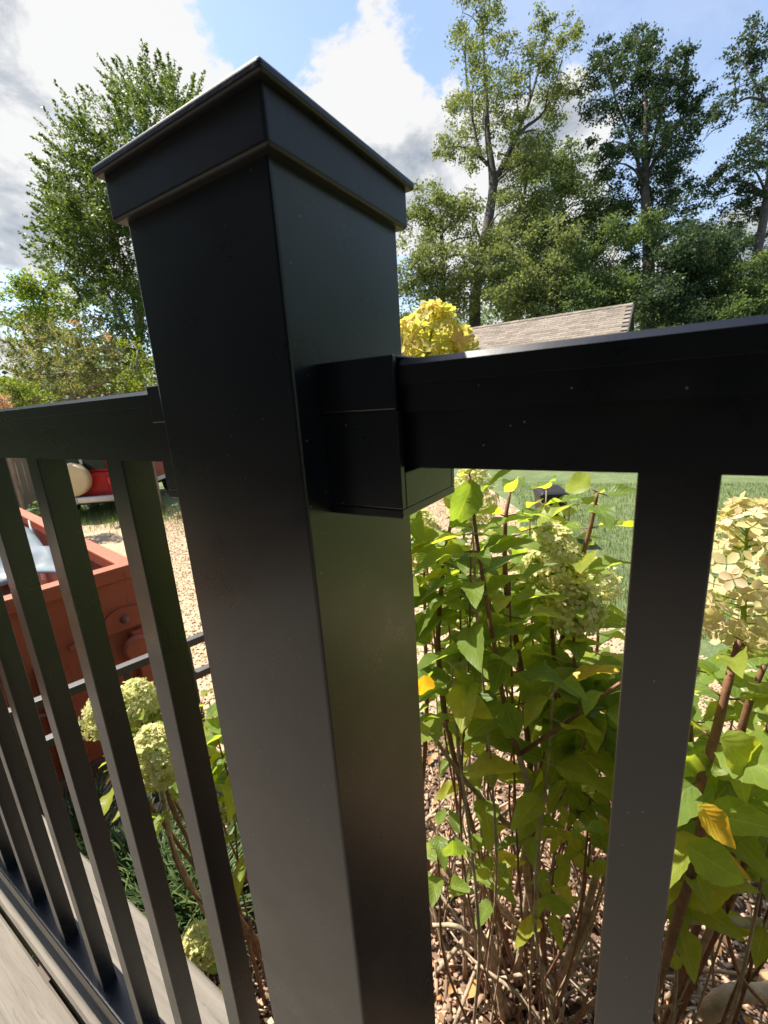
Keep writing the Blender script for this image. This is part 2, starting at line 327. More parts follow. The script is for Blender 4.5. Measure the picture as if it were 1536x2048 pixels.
M_BLACK = powder_coat('black_powder_coat'); M_CAP = cap_plastic('black_textured_cap')
M_DECK = plank_mat('composite_deck', (0.125, 0.107, 0.087), (0.20, 0.177, 0.145), (0.8, 17, 17), streak=(0.05, 0.042, 0.036))
M_FASCIA = simple('fascia_brown', (0.11, 0.085, 0.065), 0.8)
M_STEM = simple('hydrangea_stem_red', (0.21, 0.10, 0.055), 0.65, var=0.45, scale=40, bmp=0.5, bscale=120, bdist=0.002)
M_CANE = simple('hydrangea_cane_bark', (0.42, 0.32, 0.22), 0.85, var=0.4, scale=30, bmp=0.8, bscale=90, bdist=0.004)
M_HLEAF = leaf_mat('hydrangea_leaf', (0.135, 0.22, 0.05), (0.22, 0.31, 0.06), (0.35, 0.39, 0.065), 0.6, veins=True)
M_HLEAF_Y = leaf_mat('hydrangea_leaf_yellow', (0.62, 0.36, 0.03), (0.68, 0.42, 0.04), (0.7, 0.5, 0.06), 0.35, veins=True, blotch=(0.42, 0.40, 0.05))
M_PETAL = leaf_mat('petal_cream', (0.54, 0.58, 0.22), (0.70, 0.70, 0.34), (0.74, 0.62, 0.38), 0.4, island=True, rough=0.6, tint=(1.1, 1.1, .9))
M_PETAL_O = leaf_mat('petal_cream_near', (0.60, 0.57, 0.24), (0.74, 0.67, 0.36), (0.74, 0.57, 0.38), 0.4, rough=0.6, tint=(1.1, 1.08, .9))
M_PETAL_Y = leaf_mat('petal_yellow', (0.62, 0.62, 0.13), (0.74, 0.69, 0.20), (0.78, 0.54, 0.26), 0.45, rough=0.6, tint=(1.15, 1.12, .8))
M_MULCH = ground_mat('mulch_ground', [(0.3, (0.09, 0.055, 0.038)), (0.5, (0.22, 0.14, 0.095)), (0.68, (0.36, 0.24, 0.16)), (0.8, (0.42, 0.17, 0.075))], 22, 45, 0.9, 0.03, 2.5)
M_CHIP = island_mat('bark_chips', [(0, (0.09, 0.055, 0.04)), (0.3, (0.24, 0.155, 0.10)), (0.7, (0.42, 0.28, 0.19)), (0.93, (0.52, 0.38, 0.27)), (1, (0.5, 0.2, 0.08))])
M_GRAVEL = gravel_mat('gravel_bed')
M_PEBBLE = island_mat('pebbles', [(0, (0.25, 0.17, 0.105)), (0.4, (0.41, 0.295, 0.18)), (0.8, (0.50, 0.375, 0.24)), (1, (0.57, 0.46, 0.33))], 0.75)
M_LAWN = ground_mat('lawn_soil', [(0.3, (0.085, 0.125, 0.045)), (0.55, (0.14, 0.185, 0.07)), (0.8, (0.21, 0.22, 0.10))], 3, 25, 0.8, 0.05)
M_GRASS = leaf_mat('grass_blades', (0.09, 0.15, 0.045), (0.15, 0.215, 0.07), (0.25, 0.27, 0.11), 0.3, island=True, rough=0.55)
M_LIRIOPE = leaf_mat('liriope_blades', (0.04, 0.07, 0.025), (0.075, 0.12, 0.04), (0.14, 0.17, 0.06), 0.25, island=True, rough=0.4)
M_DUMP = weathered('dumpster_orange_paint', (0.36, 0.068, 0.026), (0.43, 0.11, 0.05), (0.13, 0.05, 0.03))
M_DUMP_IN = weathered('dumpster_worn_inside', (0.27, 0.065, 0.04), (0.33, 0.14, 0.10), (0.10, 0.05, 0.035), .52)
M_RUST = simple('rusty_steel', (0.17, 0.075, 0.05), 0.8, var=0.5, scale=9, bmp=0.5)
M_SHEET = simple('crumpled_sheet_metal', (0.22, 0.26, 0.285), 0.35, 0.0, var=0.12, scale=3)
M_WHITEP = simple('white_pvc', (0.72, 0.71, 0.68), 0.5, var=0.08)
M_BLUEP = simple('blue_plastic', (0.02, 0.09, 0.36), 0.45, var=0.1)
M_JEEP = simple('red_car_paint', (0.34, 0.014, 0.011), 0.5, var=0.08, spec=0.25)
M_COVER = simple('beige_vinyl_cover', (0.62, 0.48, 0.27), 0.6, var=0.08, scale=3)
M_GLASS = simple('dark_glass', (0.012, 0.014, 0.015), 0.08, var=0.1)
M_CHROME = simple('steel_bumper', (0.42, 0.42, 0.44), 0.32, 0.8, var=0.1)
M_RUBBER = simple('tyre_rubber', (0.018, 0.018, 0.018), 0.85, var=0.2)
M_TAIL = simple('tail_light_red', (0.6, 0.01, 0.01), 0.2, var=0.05)
M_CLAD = simple('pale_rocker_cladding', (0.62, 0.57, 0.52), 0.5, var=0.08)
M_PLATE = simple('number_plate_grey', (0.52, 0.53, 0.55), 0.5, var=0.1)
M_FENCEW = plank_mat('weathered_fence', (0.16, 0.13, 0.10), (0.33, 0.28, 0.22), (22, 22, 1.0), 0.85, 0.6, 0.004, (0.06, 0.05, 0.04))
M_RAILB = simple('black_fence_paint', (0.015, 0.015, 0.017), 0.5, var=0.15, spec=1.0)
M_SHINGLE = random_mat('brown_shingle', [(0.15, (0.135, 0.108, 0.084)), (0.5, (0.215, 0.175, 0.137)), (0.85, (0.295, 0.245, 0.195))], 0.9)
M_WALLB = simple('tan_wall', (0.45, 0.33, 0.24), 0.85, var=0.15, scale=9, bmp=0.4)
M_TRIM = simple('dark_trim', (0.06, 0.05, 0.045), 0.6)
M_BIN = simple('black_bin_plastic', (0.014, 0.014, 0.016), 0.5, var=0.15)
M_BARK = simple('bark_grey_brown', (0.075, 0.06, 0.048), 0.9, var=0.4, scale=4, bmp=0.9, bscale=12, bdist=0.05)
M_BARK_L = simple('bark_tan', (0.20, 0.15, 0.11), 0.85, var=0.3, scale=6, bmp=0.6, bscale=20, bdist=0.02)
M_T_OLIVE = leaf_mat('leaves_olive', (0.095, 0.125, 0.05), (0.15, 0.185, 0.07), (0.23, 0.25, 0.10), 0.42, island=True, rough=0.5)
M_T_MID = leaf_mat('leaves_mid', (0.06, 0.10, 0.04), (0.105, 0.155, 0.058), (0.17, 0.21, 0.075), 0.4, island=True, rough=0.5)
M_T_DARK = leaf_mat('leaves_dark', (0.026, 0.048, 0.028), (0.05, 0.082, 0.042), (0.085, 0.12, 0.055), 0.3, island=True, rough=0.4)
M_T_BRIGHT = leaf_mat('leaves_bright', (0.10, 0.16, 0.02), (0.17, 0.24, 0.025), (0.28, 0.31, 0.05), 0.45, island=True, rough=0.5)
M_T_MYRTLE = leaf_mat('leaves_myrtle', (0.05, 0.085, 0.028), (0.095, 0.145, 0.038), (0.19, 0.23, 0.055), 0.42, island=True, rough=0.4)
M_T_PINK = leaf_mat('leaves_myrtle_pinkish', (0.11, 0.14, 0.045), (0.18, 0.205, 0.07), (0.33, 0.27, 0.14), 0.42, island=True, rough=0.5)
M_T_BLOOM = leaf_mat('blossom_pink', (0.42, 0.24, 0.20), (0.48, 0.30, 0.24), (0.52, 0.36, 0.26), 0.4, island=True, rough=0.6)

# ------------------------------------------------------------------ terrain
def sheet(name, pts, z, mat, label=None, sub=0, thick=0.0):
    bm = bmesh.new(); vs = [bm.verts.new((x, y, z)) for x, y in pts]; bm.faces.new(vs)
    me = bpy.data.meshes.new(name); bm.to_mesh(me); bm.free(); me.materials.append(mat)
    o = new_obj(name, me); tag(o, kind='structure')
    if label: o['label'] = label
    return o
sheet('ground', [(-600, -600), (600, -600), (600, 600), (-600, 600)], 0.0, M_LAWN, 'green lawn reaching back to the trees')
sheet('gravel_driveway', [(-2.0, 0.4), (-1.9, 2.2), (3.5, 2.45), (3.4, 3.6), (0.5, 3.9), (-1.2, 5.0), (-2.0, 8.2), (-3.3, 10.2), (-7.5, 9.6), (-9.8, 6.9), (-10.6, 5.0), (-11.5, 0.5), (-9, -4), (-3.2, -4)],
      0.004, M_GRAVEL, 'tan gravel driveway in the sun')
sheet('mulch_bed', [(-2.1, 0.07), (3.6, 0.07), (3.6, 2.7), (1.2, 2.5), (-0.6, 2.35), (-1.95, 1.9)], 0.008, M_MULCH, 'bark mulch bed below the deck')

# ------------------------------------------------------------------ deck
ZR = 2.2                                   # height that the railing measures are relative to
ZD = 1.30                                  # deck surface
deck = empty('deck', (0, 0, 0)); tag(deck, kind='structure')
y1 = 0.104; x_l, x_r = -1.55, 2.4
k = 0
while y1 > -2.6:
    w = 0.132
    b = MB().prism([(-w/2, 0.0), (w/2, 0.0), (w/2, 0.0215), (w/2-0.0035, 0.025), (-w/2+0.0035, 0.025), (-w/2, 0.0215)], x_l, x_r)
    o = b.build('board', M_DECK, deck); o.location = (0, y1-w/2, ZD-0.025 + random.uniform(-0.0006, 0.0006)); k += 1
    y1 -= w + 0.006
for y in (0.09, -1.25, -2.58):
    MB().box(x_l+0.01, x_r-0.01, y-0.018, y+0.012, ZD-0.26, ZD-0.0265).build('rim_joist', M_FASCIA, deck)
for x in np.arange(x_l+0.05, x_r, 0.4):
    MB().box(x-0.02, x+0.02, -2.56, 0.07, ZD-0.25, ZD-0.0265).build('joist', M_FASCIA, deck)
for x in (x_l+0.15, 0.4, x_r-0.15):
    for y in (0.0, -2.45):
        MB().box(x-0.05, x+0.05, y-0.05, y+0.05, 0.0, ZD-0.255).build('support_post', M_FASCIA, deck)

# ------------------------------------------------------------------ railing
post = empty('railing_post', (0, 0, ZD)); tag(post, 'thick square black post with flat overhanging cap in the foreground', 'post')
H = 0.0381
MB().box(-H, H, -H, H, 0.0, ZR+0.085-ZD).build('post_sleeve', M_BLACK, post, 0.0011)
cap = MB().box(-0.0419, 0.0419, -0.0419, 0.0419, ZR+0.0757-ZD, ZR+0.0915-ZD).build('cap_skirt', M_CAP, post, 0.0013, seg=3)
hc, zc = 0.0446, ZR+0.0908-ZD
MB().add([(-hc, -hc, zc), (hc, -hc, zc), (hc, hc, zc), (-hc, hc, zc), (-hc, -hc, zc+0.0032), (hc, -hc, zc+0.0032), (hc, hc, zc+0.0032), (-hc, hc, zc+0.0032), (0, 0, zc+0.013)],
         [(3, 2, 1, 0), (0, 1, 5, 4), (1, 2, 6, 5), (2, 3, 7, 6), (3, 0, 4, 7), (4, 5, 8), (5, 6, 8), (6, 7, 8), (7, 4, 8)]).build('cap_top', M_CAP, post, 0.0010, seg=3)
MB().box(-0.052, 0.052, -0.052, 0.052, 0.0, 0.012).build('base_flange', M_BLACK, post, 0.003)

_rp = [(0.0168, -0.0202), (0.0168, -0.0010), (0.0194, -0.0010), (0.0196, 0.0079), (0.0212, 0.0080), (0.0214, 0.0138), (0.0198, 0.0157)]
RAILP = [(-0.0168, -0.0202)] + _rp + [(-y, z) for y, z in _rp[:0:-1]]
BOTP = [(-0.0165, -0.032), (0.0165, -0.032), (0.0165, -0.0012), (0.0153, 0.0), (-0.0153, 0.0), (-0.0165, -0.0012)]
ZB = ZR - 0.8113
def bracket(parent, sx, z_off, lower):
    """socket that holds a rail end against the post: back plate, two cheeks, floor"""
    x0, x1 = sx*H, sx*0.0687
    a, b = min(x0, x1), max(x0, x1)
    m = MB()
    if lower:
        m.box(a, b, -0.0205, -0.0172, -0.036, 0.004).box(a, b, 0.0172, 0.0205, -0.036, 0.004).box(a, b, -0.0205, 0.0205, -0.0395, -0.036)
    else:
        m.box(a, b, -0.0235, -0.0203, -0.0340, 0.0)
        m.box(a, b, 0.0203, 0.0235, -0.0340, 0.0)
        m.box(a, b, -0.0235, 0.0235, -0.0375, -0.0340)
        m.box(a, b, -0.0203, 0.0203, -0.0340, -0.0212)                 # solid web under the rail
        m.box(a, b, -0.0247, -0.0222, 0.0, 0.0172).box(a, b, 0.0222, 0.0247, 0.0, 0.0172).box(a, b, -0.0222, 0.0222, 0.0162, 0.0172)
    o = m.build('bracket', M_BLACK, parent, 0.0008); o.location = (0, 0, z_off); return o
def railing(sx, x_start, x_end, xs, label):
    r = empty('railing', (0, 0, 0)); tag(r, label, 'railing', 'railing panels either side of the post')
    t = MB().prism(RAILP, min(x_start, x_end), max(x_start, x_end)).build('top_rail', M_BLACK, r); t.location = (0, 0, ZR)
    b = MB().prism(BOTP, min(x_start, x_end), max(x_start, x_end)).build('bottom_rail', M_BLACK, r, 0.0006); b.location = (0, 0, ZB)
    bm = MB().box(-0.0096, 0.0096, -0.0096, 0.0096, ZB-0.004, ZR-0.019); first = None
    for x in xs:
        if first is None:
            o = bm.build('baluster', M_BLACK, r, 0.0007); first = o
        else:
            o = first.copy(); col.objects.link(o); o.parent = r
        o.location = (x, 0, 0)
    bracket(r, sx, ZR, False); bracket(r, sx, ZB, True)
    return r
railing(1, 0.0405, 2.38, [0.1476 + 0.1183*i for i in range(19)], 'black railing section right of the post, rail end in a bracket')
railing(-1, -0.0405, -1.54, [-0.1434 - 0.1183*i for i in range(12)], 'black railing section running back to the left of the post')

# ------------------------------------------------------------------ mulch chips, pebbles, grass
def inside(px, py, poly):
    n = len(poly); r = np.zeros(len(px), bool); j = n-1
    for i in range(n):
        xi, yi = poly[i]; xj, yj = poly[j]
        c = ((yi > py) != (yj > py)) & (px < (xj-xi)*(py-yi)/(yj-yi+1e-12)+xi); r ^= c; j = i
    return r
CHIP_V = [(-.5, -.5, 0), (.45, -.42, 0.05), (.55, .5, 0), (-.42, .46, .05), (-.44, -.44, 1), (.5, -.5, .9), (.42, .45, 1), (-.5, .4, .95)]
BOX_F = [(0, 3, 2, 1), (4, 5, 6, 7), (0, 1, 5, 4), (1, 2, 6, 5), (2, 3, 7, 6), (3, 0, 4, 7)]
def chips():
    n = 26000; x = rng.uniform(-1.9, 1.6, n); y = 0.08 + 2.3*rng.beta(1.1, 1.5, n)
    keep = inside(x, y, [(-2.1, 0.07), (3.6, 0.07), (3.6, 2.7), (1.2, 2.5), (-0.6, 2.35), (-1.95, 1.9)]); x, y = x[keep], y[keep]; n = len(x)
    a = rng.uniform(0, 2*np.pi, n); nrm = rand_dirs(n)*0.35 + [0, 0, 1]; t = np.stack([np.cos(a), np.sin(a), np.zeros(n)], 1)
    sc = np.stack([rng.uniform(.004, .018, n), .012+.05*rng.uniform(0, 1, n)**2.2, rng.uniform(.003, .009, n)], 1)
    pos = np.stack([x, y, 0.008 + rng.uniform(0, 0.022, n)], 1)
    V, Fc = scatter(CHIP_V, BOX_F, pos, frames(nrm, t), sc)
    o = new_obj('bark_chips', np_mesh('bark_chips', V, Fc, M_CHIP)); tag(o, 'loose bark chips covering the mulch bed', 'mulch', kind='stuff')
chips()
def dead_leaves():
    n = 700; pos = np.stack([rng.uniform(-1.8, 1.4, n), rng.uniform(.15, 2.2, n), rng.uniform(.02, .05, n)], 1); a = rng.uniform(0, 6.28, n)
    V, Fc = scatter([(0, 0, 0), (-.3, .35, .12), (-.22, .75, .2), (0, 1, .05), (.22, .75, .22), (.3, .35, .1)], [(0, 3, 2, 1), (0, 5, 4, 3)], pos, frames(rand_dirs(n)*.5+[0, 0, 1], np.stack([np.cos(a), np.sin(a), np.zeros(n)], 1)), rng.uniform(.03, .075, n))
    o = new_obj('fallen_leaves', np_mesh('fallen_leaves', V, Fc, island_mat('dead_leaf', [(0, (.10, .055, .03)), (.5, (.25, .14, .07)), (.85, (.4, .24, .12)), (1, (.5, .22, .05))]))); tag(o, 'dry fallen leaves scattered over the mulch', 'leaves', kind='stuff')
dead_leaves()
OCT_V = [(1, 0, 0), (0, 1, 0), (-1, 0, 0), (0, -1, 0), (0, 0, 1), (0, 0, -1)]
OCT_F = [(0, 1, 4), (1, 2, 4), (2, 3, 4), (3, 0, 4), (1, 0, 5), (2, 1, 5), (3, 2, 5), (0, 3, 5)]
def pebbles():
    poly = [(-2.0, 1.7), (-1.9, 2.2), (3.5, 2.45), (3.4, 3.6), (0.5, 3.9), (-1.2, 5.0), (-2.0, 8.2), (-3.3, 10.2), (-7.5, 9.6), (-9.8, 6.9), (-9.0, 4.6), (-3.2, 1.3)]
    n = 70000; x = rng.uniform(-9, 1.5, n); y = rng.uniform(0.8, 9.5, n); keep = inside(x, y, poly); x, y = x[keep], y[keep]; n = len(x)
    pos = np.stack([x, y, 0.006 + rng.uniform(0, 0.006, n)], 1); s = rng.uniform(0.006, 0.015, n)
    sc = np.stack([s*rng.uniform(.8, 1.4, n), s*rng.uniform(.6, 1.1, n), s*rng.uniform(.45, .8, n)], 1)
    V, Fc = scatter(OCT_V, OCT_F, pos, frames(rand_dirs(n)*0.4+[0, 0, 1], rand_dirs(n)), sc)
    o = new_obj('pebbles', np_mesh('pebbles', V, Fc, M_PEBBLE, True)); tag(o, 'small tan pebbles of the gravel driveway', 'gravel', kind='stuff')
pebbles()
BLADE_V = [(-.5, 0, 0), (.5, 0, 0), (.4, .55, .12), (-.4, .55, .12), (.06, 1, .4), (-.06, 1, .4)]
BLADE_F = [(0, 1, 2, 3), (3, 2, 4, 5)]
def blades(pos, h, w, lean):
    """upright blades: along = up + lean"""
    n = len(pos); a = rng.uniform(0, 2*np.pi, n); t = np.stack([np.cos(a)*lean, np.sin(a)*lean, np.ones(n)], 1)
    nrm = np.stack([-np.cos(a), -np.sin(a), lean], 1)
    return scatter(BLADE_V, BLADE_F, pos, frames(nrm, t), np.stack([w, h, h], 1))
def lawn_grass():
    n = 60000; y = 4.2 + 9*rng.uniform(0, 1, n)**1.3; x = rng.uniform(-2.6, 5.5, n)
    keep = inside(x, y, [(0.5, 3.95), (3.4, 3.7), (7, 3.7), (7, 13), (-3, 10.8), (-2.0, 8.3), (-1.2, 5.05)]); x, y = x[keep], y[keep]; n = len(x)
    pos = np.stack([x, y, np.full(n, .0)], 1)
    V, Fc = blades(pos, rng.uniform(.03, .075, n), rng.uniform(.004, .008, n), rng.uniform(.1, .9, n))
    # taller weeds at the driveway's far edge, round the parked car
    m = 6000; c = onground(230, 1028); x = c[0] + rng.normal(0, 1.3, m); y = c[1] + rng.normal(0, 0.5, m)
    V2, F2 = blades(np.stack([x, y, np.zeros(m)], 1), rng.uniform(.05, .2, m), rng.uniform(.006, .012, m), rng.uniform(.1, 1.0, m))
    o = new_obj('grass', np_mesh('grass', np.vstack([V, V2]), np.vstack([Fc, F2+len(V)]), M_GRASS)); tag(o, 'short lawn grass and tufts along the driveway edge', 'grass', kind='stuff')
lawn_grass()

# ------------------------------------------------------------------ border grass clumps under the left railing
def liriope(x, y, n, hgt, label):
    r = empty('border_grass', (x, y, 0.008)); tag(r, label, 'plant', 'strap-leaved grass clumps below the deck')
    Vs, Fs, b = [], [], 0
    for i in range(n):
        a = random.uniform(0, 6.283); ln = hgt*random.uniform(.7, 1.25); w = random.uniform(.004, .0075); ben = random.uniform(.3, 1.3)
        p = np.array([random.gauss(0, .04), random.gauss(0, .04), 0.0]); d = np.array([math.cos(a), math.sin(a), 0]); sd_ = np.array([-d[1], d[0], 0])
        th = R(80) - 0.25*random.random(); steps = 7
        for s in range(steps+1):
            ww = w*(1-(s/steps)**2.2)+0.0004
            Vs += [p - sd_*ww, p + sd_*ww]
            if s < steps: Fs.append((b+2*s, b+2*s+1, b+2*s+3, b+2*s+2))
            th -= ben*(1.9/steps)*(0.4+s/steps); p = p + (d*math.cos(th) + np.array([0, 0, math.sin(th)]))*ln/steps
            p[2] = max(p[2], 0.004)
        b += 2*(steps+1)
    o = new_obj('blades', np_mesh('blades', np.array(Vs), np.array(Fs), M_LIRIOPE, True), r); tag(o, kind='stuff')
LIR = [(at(215, 1640, 2.0), 'dark green grass clump nearest the dumpster foot'), (at(270, 1690, 1.95), 'dark green grass clump beside a bare flower stem'),
       (at(330, 1760, 1.85), 'grass clump just outside the deck edge, middle of the row'), (at(395, 1760, 1.9), 'grass clump behind the balusters nearest the post'),
       (at(480, 1690, 2.1), 'grass clump half hidden behind the thick post'), (at(370, 1850, 1.75), 'lowest grass clump against the deck edge'), (at(150, 1600, 2.2), 'leftmost grass clump by the orange dumpster')]
for i, (p, lab) in enumerate(LIR):
    liriope(p[0], max(p[1], 0.22), 170, 0.42, lab)

# ------------------------------------------------------------------ dumpster
def dumpster():
    """local frame: x = along the visible end (width), y = away from us (length)"""
    az = R(81); c = np.array([-2.61, 1.19])                      # far-right top corner
    W, Lg, Ht = 2.3, 4.2, 1.335
    r = empty('dumpster', (c[0], c[1], 0.0), az)                 # local x runs along d1, local y along d2
    tag(r, 'open orange-red roll-off dumpster standing on the gravel', 'dumpster')
    t = 0.05; z0 = 0.16
    MB().box(-W, 0, 0.0, t, z0, Ht-0.09).build('end_panel', M_DUMP, r, 0.006)
    MB().box(-W, 0, Lg-t, Lg, z0, Ht-0.09).build('end_panel', M_DUMP, r, 0.006)
    MB().box(-t, 0, t+0.002, Lg-t-0.002, z0, Ht-0.09).build('side_panel', M_DUMP_IN, r, 0.004)
    MB().box(-W, -W+t, t+0.002, Lg-t-0.002, z0, Ht-0.09).build('side_panel', M_DUMP_IN, r, 0.004)
    MB().box(-W+t+.002, -t-.002, t+.002, Lg-t-.002, z0, z0+0.05).build('floor_plate', M_DUMP_IN, r)
    q = 0.095
    MB().box(-W-0.02, 0.025, -0.035, q-0.035, Ht-0.088, Ht).build('top_rim', M_DUMP, r, 0.010)
    MB().box(-W-0.02, 0.025, Lg-0.06, Lg+0.035, Ht-0.088, Ht).build('top_rim', M_DUMP, r, 0.010)
    MB().box(-0.07, 0.025, q-0.032, Lg-0.063, Ht-0.086, Ht-0.002).build('top_rim', M_DUMP, r, 0.010)
    MB().box(-W-0.02, -W+0.07, q-0.032, Lg-0.063, Ht-0.086, Ht-0.002).build('top_rim', M_DUMP, r, 0.010)
    # raised corner plate with its seam, hinge plate and bolts
    MB().box(-0.34, -0.004, -0.014, -0.001, 0.92, Ht-0.092).build('corner_plate', M_DUMP, r, 0.004)
    MB().prism([(-0.42, 0.955), (-0.30, 0.962), (-0.19, 1.055), (-0.13, 1.075), (0.0, 1.05), (0.0, 0.925), (-0.42, 0.925)], -0.03, -0.0145, 'y').build('hinge_plate', M_DUMP, r, 0.004)
    for bx, bz, rr in ((-0.115, 1.0, 0.022),):
        o = MB().lathe([(rr*1.25, 0), (rr*1.25, 0.006), (rr, 0.008), (rr*0.92, 0.018), (rr*0.6, 0.026), (0.001, 0.028)], 14, Matrix.Rotation(R(90), 4, 'X')).build('bolt', M_RUST, r, smooth=True)
        o.location = (bx, -0.030 if bx > -0.4 else -0.001, bz)
    for bx in (-0.06, -0.55, -1.05, -1.55, -2.05):
        MB().prism([(bx-0.05, -0.001), (bx-0.035, -0.055), (bx+0.035, -0.055), (bx+0.05, -0.001)], z0+0.02, 0.90, 'z').build('rib', M_DUMP, r, 0.006)
    for bx, bz in ((-0.09, 0.80),):
        o = MB().lathe([(0.085, 0), (0.085, 0.02), (0.07, 0.035), (0.001, 0.038)], 24, Matrix.Rotation(R(90), 4, 'X')).build('hinge_disc', M_DUMP, r, 0.004)
        o.location = (bx, -0.056, bz)
    MB().tube([(-0.62, -0.03, 0.98), (-0.75, -0.05, 0.9), (-0.82, -0.05, 0.78), (-0.72, -0.05, 0.66), (-0.58, -0.04, 0.62)], 0.012).build('cable', M_RUST, r, smooth=True)
    MB().box(-W, 0, -0.02, 0.10, 0.07, z0).build('sill_beam', M_RUST, r, 0.008)
    for bx in (-0.45, -W+0.45):
        MB().box(bx-0.06, bx+0.06, 0.0, Lg, 0.05, z0).build('skid_rail', M_RUST, r, 0.006)
        for yy in (0.25, Lg-0.3):
            o = MB().lathe([(0.07, -0.07), (0.08, -0.06), (0.08, 0.06), (0.07, 0.07)], 16, Matrix.Rotation(R(90), 4, 'Y')).build('roller', M_RUST, r, smooth=False)
            o.location = (bx, yy, 0.08)
    for yy in np.arange(0.5, Lg-0.2, 0.55):
        MB().box(-0.001, 0.05, yy-0.04, yy+0.04, z0, Ht-0.09).build('side_rib', M_DUMP, r, 0.006)
    return r, az, c, Ht
dump_root, D_AZ, D_C, D_H = dumpster()
Dm = Matrix.Translation((D_C[0], D_C[1], 0)) @ Matrix.Rotation(D_AZ, 4, 'Z')
def dloc(x, y, z): return np.array(Dm @ Vector((x, y, z)))
def crumple(name, ext, n, amp, mat, label, cat, loc, rz, seed, tilt=0.0):
    """bent sheet of scrap with real folds"""
    rg = np.random.default_rng(seed); g = np.linspace(0, 1, n); X, Y = np.meshgrid(g, g, indexing='ij')
    Z = np.zeros_like(X)
    for _ in range(9):
        a = rg.uniform(0, 2*np.pi); o = rg.uniform(0.2, 0.8); d = (X-.5)*np.cos(a)+(Y-.5)*np.sin(a)-(o-.5)*0.9
        Z += amp*rg.uniform(-1, 1)*np.abs(d)
    for _ in range(14):
        a = rg.uniform(0, 2*np.pi); f = rg.uniform(2, 5); Z += amp*.10*np.abs(((X*np.cos(a)+Y*np.sin(a))*f + rg.uniform(0, 1)) % 1 - .5)
    V = np.stack([(X-.5)*ext[0], (Y-.5)*ext[1], Z - Z.min() + tilt*X], -1).reshape(-1, 3)
    idx = np.arange(n*n).reshape(n, n); Fc = np.stack([idx[:-1, :-1], idx[1:, :-1], idx[1:, 1:], idx[:-1, 1:]], -1).reshape(-1, 4)
    o = new_obj(name, np_mesh(name, V, Fc, mat)); sd_ = o.modifiers.new('thick', 'SOLIDIFY'); sd_.thickness = 0.004
    o.location = loc; o.rotation_euler = (0, 0, rz); tag(o, label, cat); return o
crumple('scrap_sheet', (1.3, 1.2), 40, 0.48, M_SHEET, 'crumpled pale metal sheet lying inside the dumpster', 'scrap metal', dloc(-0.95, 0.72, 0.80), D_AZ, 5, 0.02)
crumple('scrap_sheet', (1.2, 1.3), 40, 0.48, M_SHEET, 'second bent white sheet at the far left inside the dumpster', 'scrap metal', dloc(-1.75, 0.8, 0.82), D_AZ+0.5, 12)
p = MB().tube([(0, 0, 0), (0.02, 0, 0.3), (0.03, 0.01, 0.62)], [0.028, 0.028, 0.028], 12).build('pipe_offcut', M_WHITEP, None, smooth=True)
p.location = at(72, 1092, 4.3); tag(p, 'short white pipe poking up out of the dumpster', 'pipe'); p.location.z -= 0.35
b = empty('duct_piece'); b.location = dloc(-1.12, 1.5, 1.0); b.rotation_euler = (0.3, 0.1, D_AZ+0.4); tag(b, 'dark grey metal duct lying on the scrap in the dumpster', 'duct')
MB().box(-0.3, 0.3, -0.06, 0.06, 0, 0.08).build('duct_body', M_CHROME, b, 0.004); MB().box(-0.33, -0.302, -0.075, 0.075, -0.015, 0.095).build('flange', M_CHROME, b, 0.003)
bl = empty('blue_tub'); q_ = onground(86, 1075); bl.location = (q_[0], q_[1], 0); bl.location = tuple(at(84, 1062, 7.0)); bl.location.z = 0.0
tag(bl, 'blue plastic tub standing beyond the dumpster', 'tub')
bz = at(84, 1043, 7.0)[2]
MB().lathe([(0.13, 0), (0.17, bz-0.06), (0.185, bz-0.05), (0.185, bz), (0.165, bz), (0.15, bz-0.25)], 20).build('tub_body', M_BLUEP, bl, smooth=False)
MB().lathe([(0.186, bz-0.05), (0.2, bz-0.045), (0.2, bz-0.01), (0.186, bz-0.005)], 20).build('tub_rim', M_BLUEP, bl)

# ------------------------------------------------------------------ low black metal fence in front of the dumpster
def low_fence():
    a = np.array([-2.40, -0.05]); b = np.array([-1.93, 1.70]); d = b-a; Ln = np.linalg.norm(d); az = math.atan2(d[1], d[0])
    r = empty('low_metal_fence', (a[0], a[1], 0), az); tag(r, 'low black metal fence with two rails in front of the dumpster', 'fence')
    for z, nm in ((0.95, 'upper_rail'), (0.735, 'lower_rail')):
        MB().box(0, Ln, -0.024, 0.024, z-0.045, z).build(nm, M_RAILB, r, 0.003)
    x = 0.12
    while x < Ln:
        MB().box(x-0.014, x+0.014, -0.014, 0.014, 0.05, 0.905).build('picket', M_RAILB, r, 0.001); x += 0.158
    for x in (0.0, Ln):
        MB().box(x-0.025, x+0.025, -0.025, 0.025, 0.0, 1.0).build('fence_post', M_RAILB, r, 0.003)
low_fence()

# ------------------------------------------------------------------ board fence far left
def board_fence():
    a = onground(-70, 1046); b = onground(118, 1008); d = (b-a)[:2]; Ln = np.linalg.norm(d); az = math.atan2(d[1], d[0])
    r = empty('board_fence', (a[0], a[1], 0), az); tag(r, 'weathered grey board fence behind the dumpster at far left', 'fence')
    for z in (0.35, 1.35): MB().box(0, Ln, 0.013, 0.05, z-0.045, z+0.045).build('fence_rail', M_FENCEW, r)
    x = 0.0; first = None
    while x < Ln:
        w = 0.14; o = MB().prism([(0, 0.03), (w, 0.03), (w, 1.62), (w-0.03, 1.66), (0.03, 1.66), (0, 1.62)], -0.008, 0.012, 'y').build('plank', M_FENCEW, r) if first is None else first.copy()
        if first is None: first = o
        else: col.objects.link(o); o.parent = r
        o.location = (x, random.uniform(-0.004, 0.004), random.uniform(-0.02, 0.02)); o.rotation_euler = (0, random.uniform(-0.006, 0.006), 0); x += w + 0.006
board_fence()

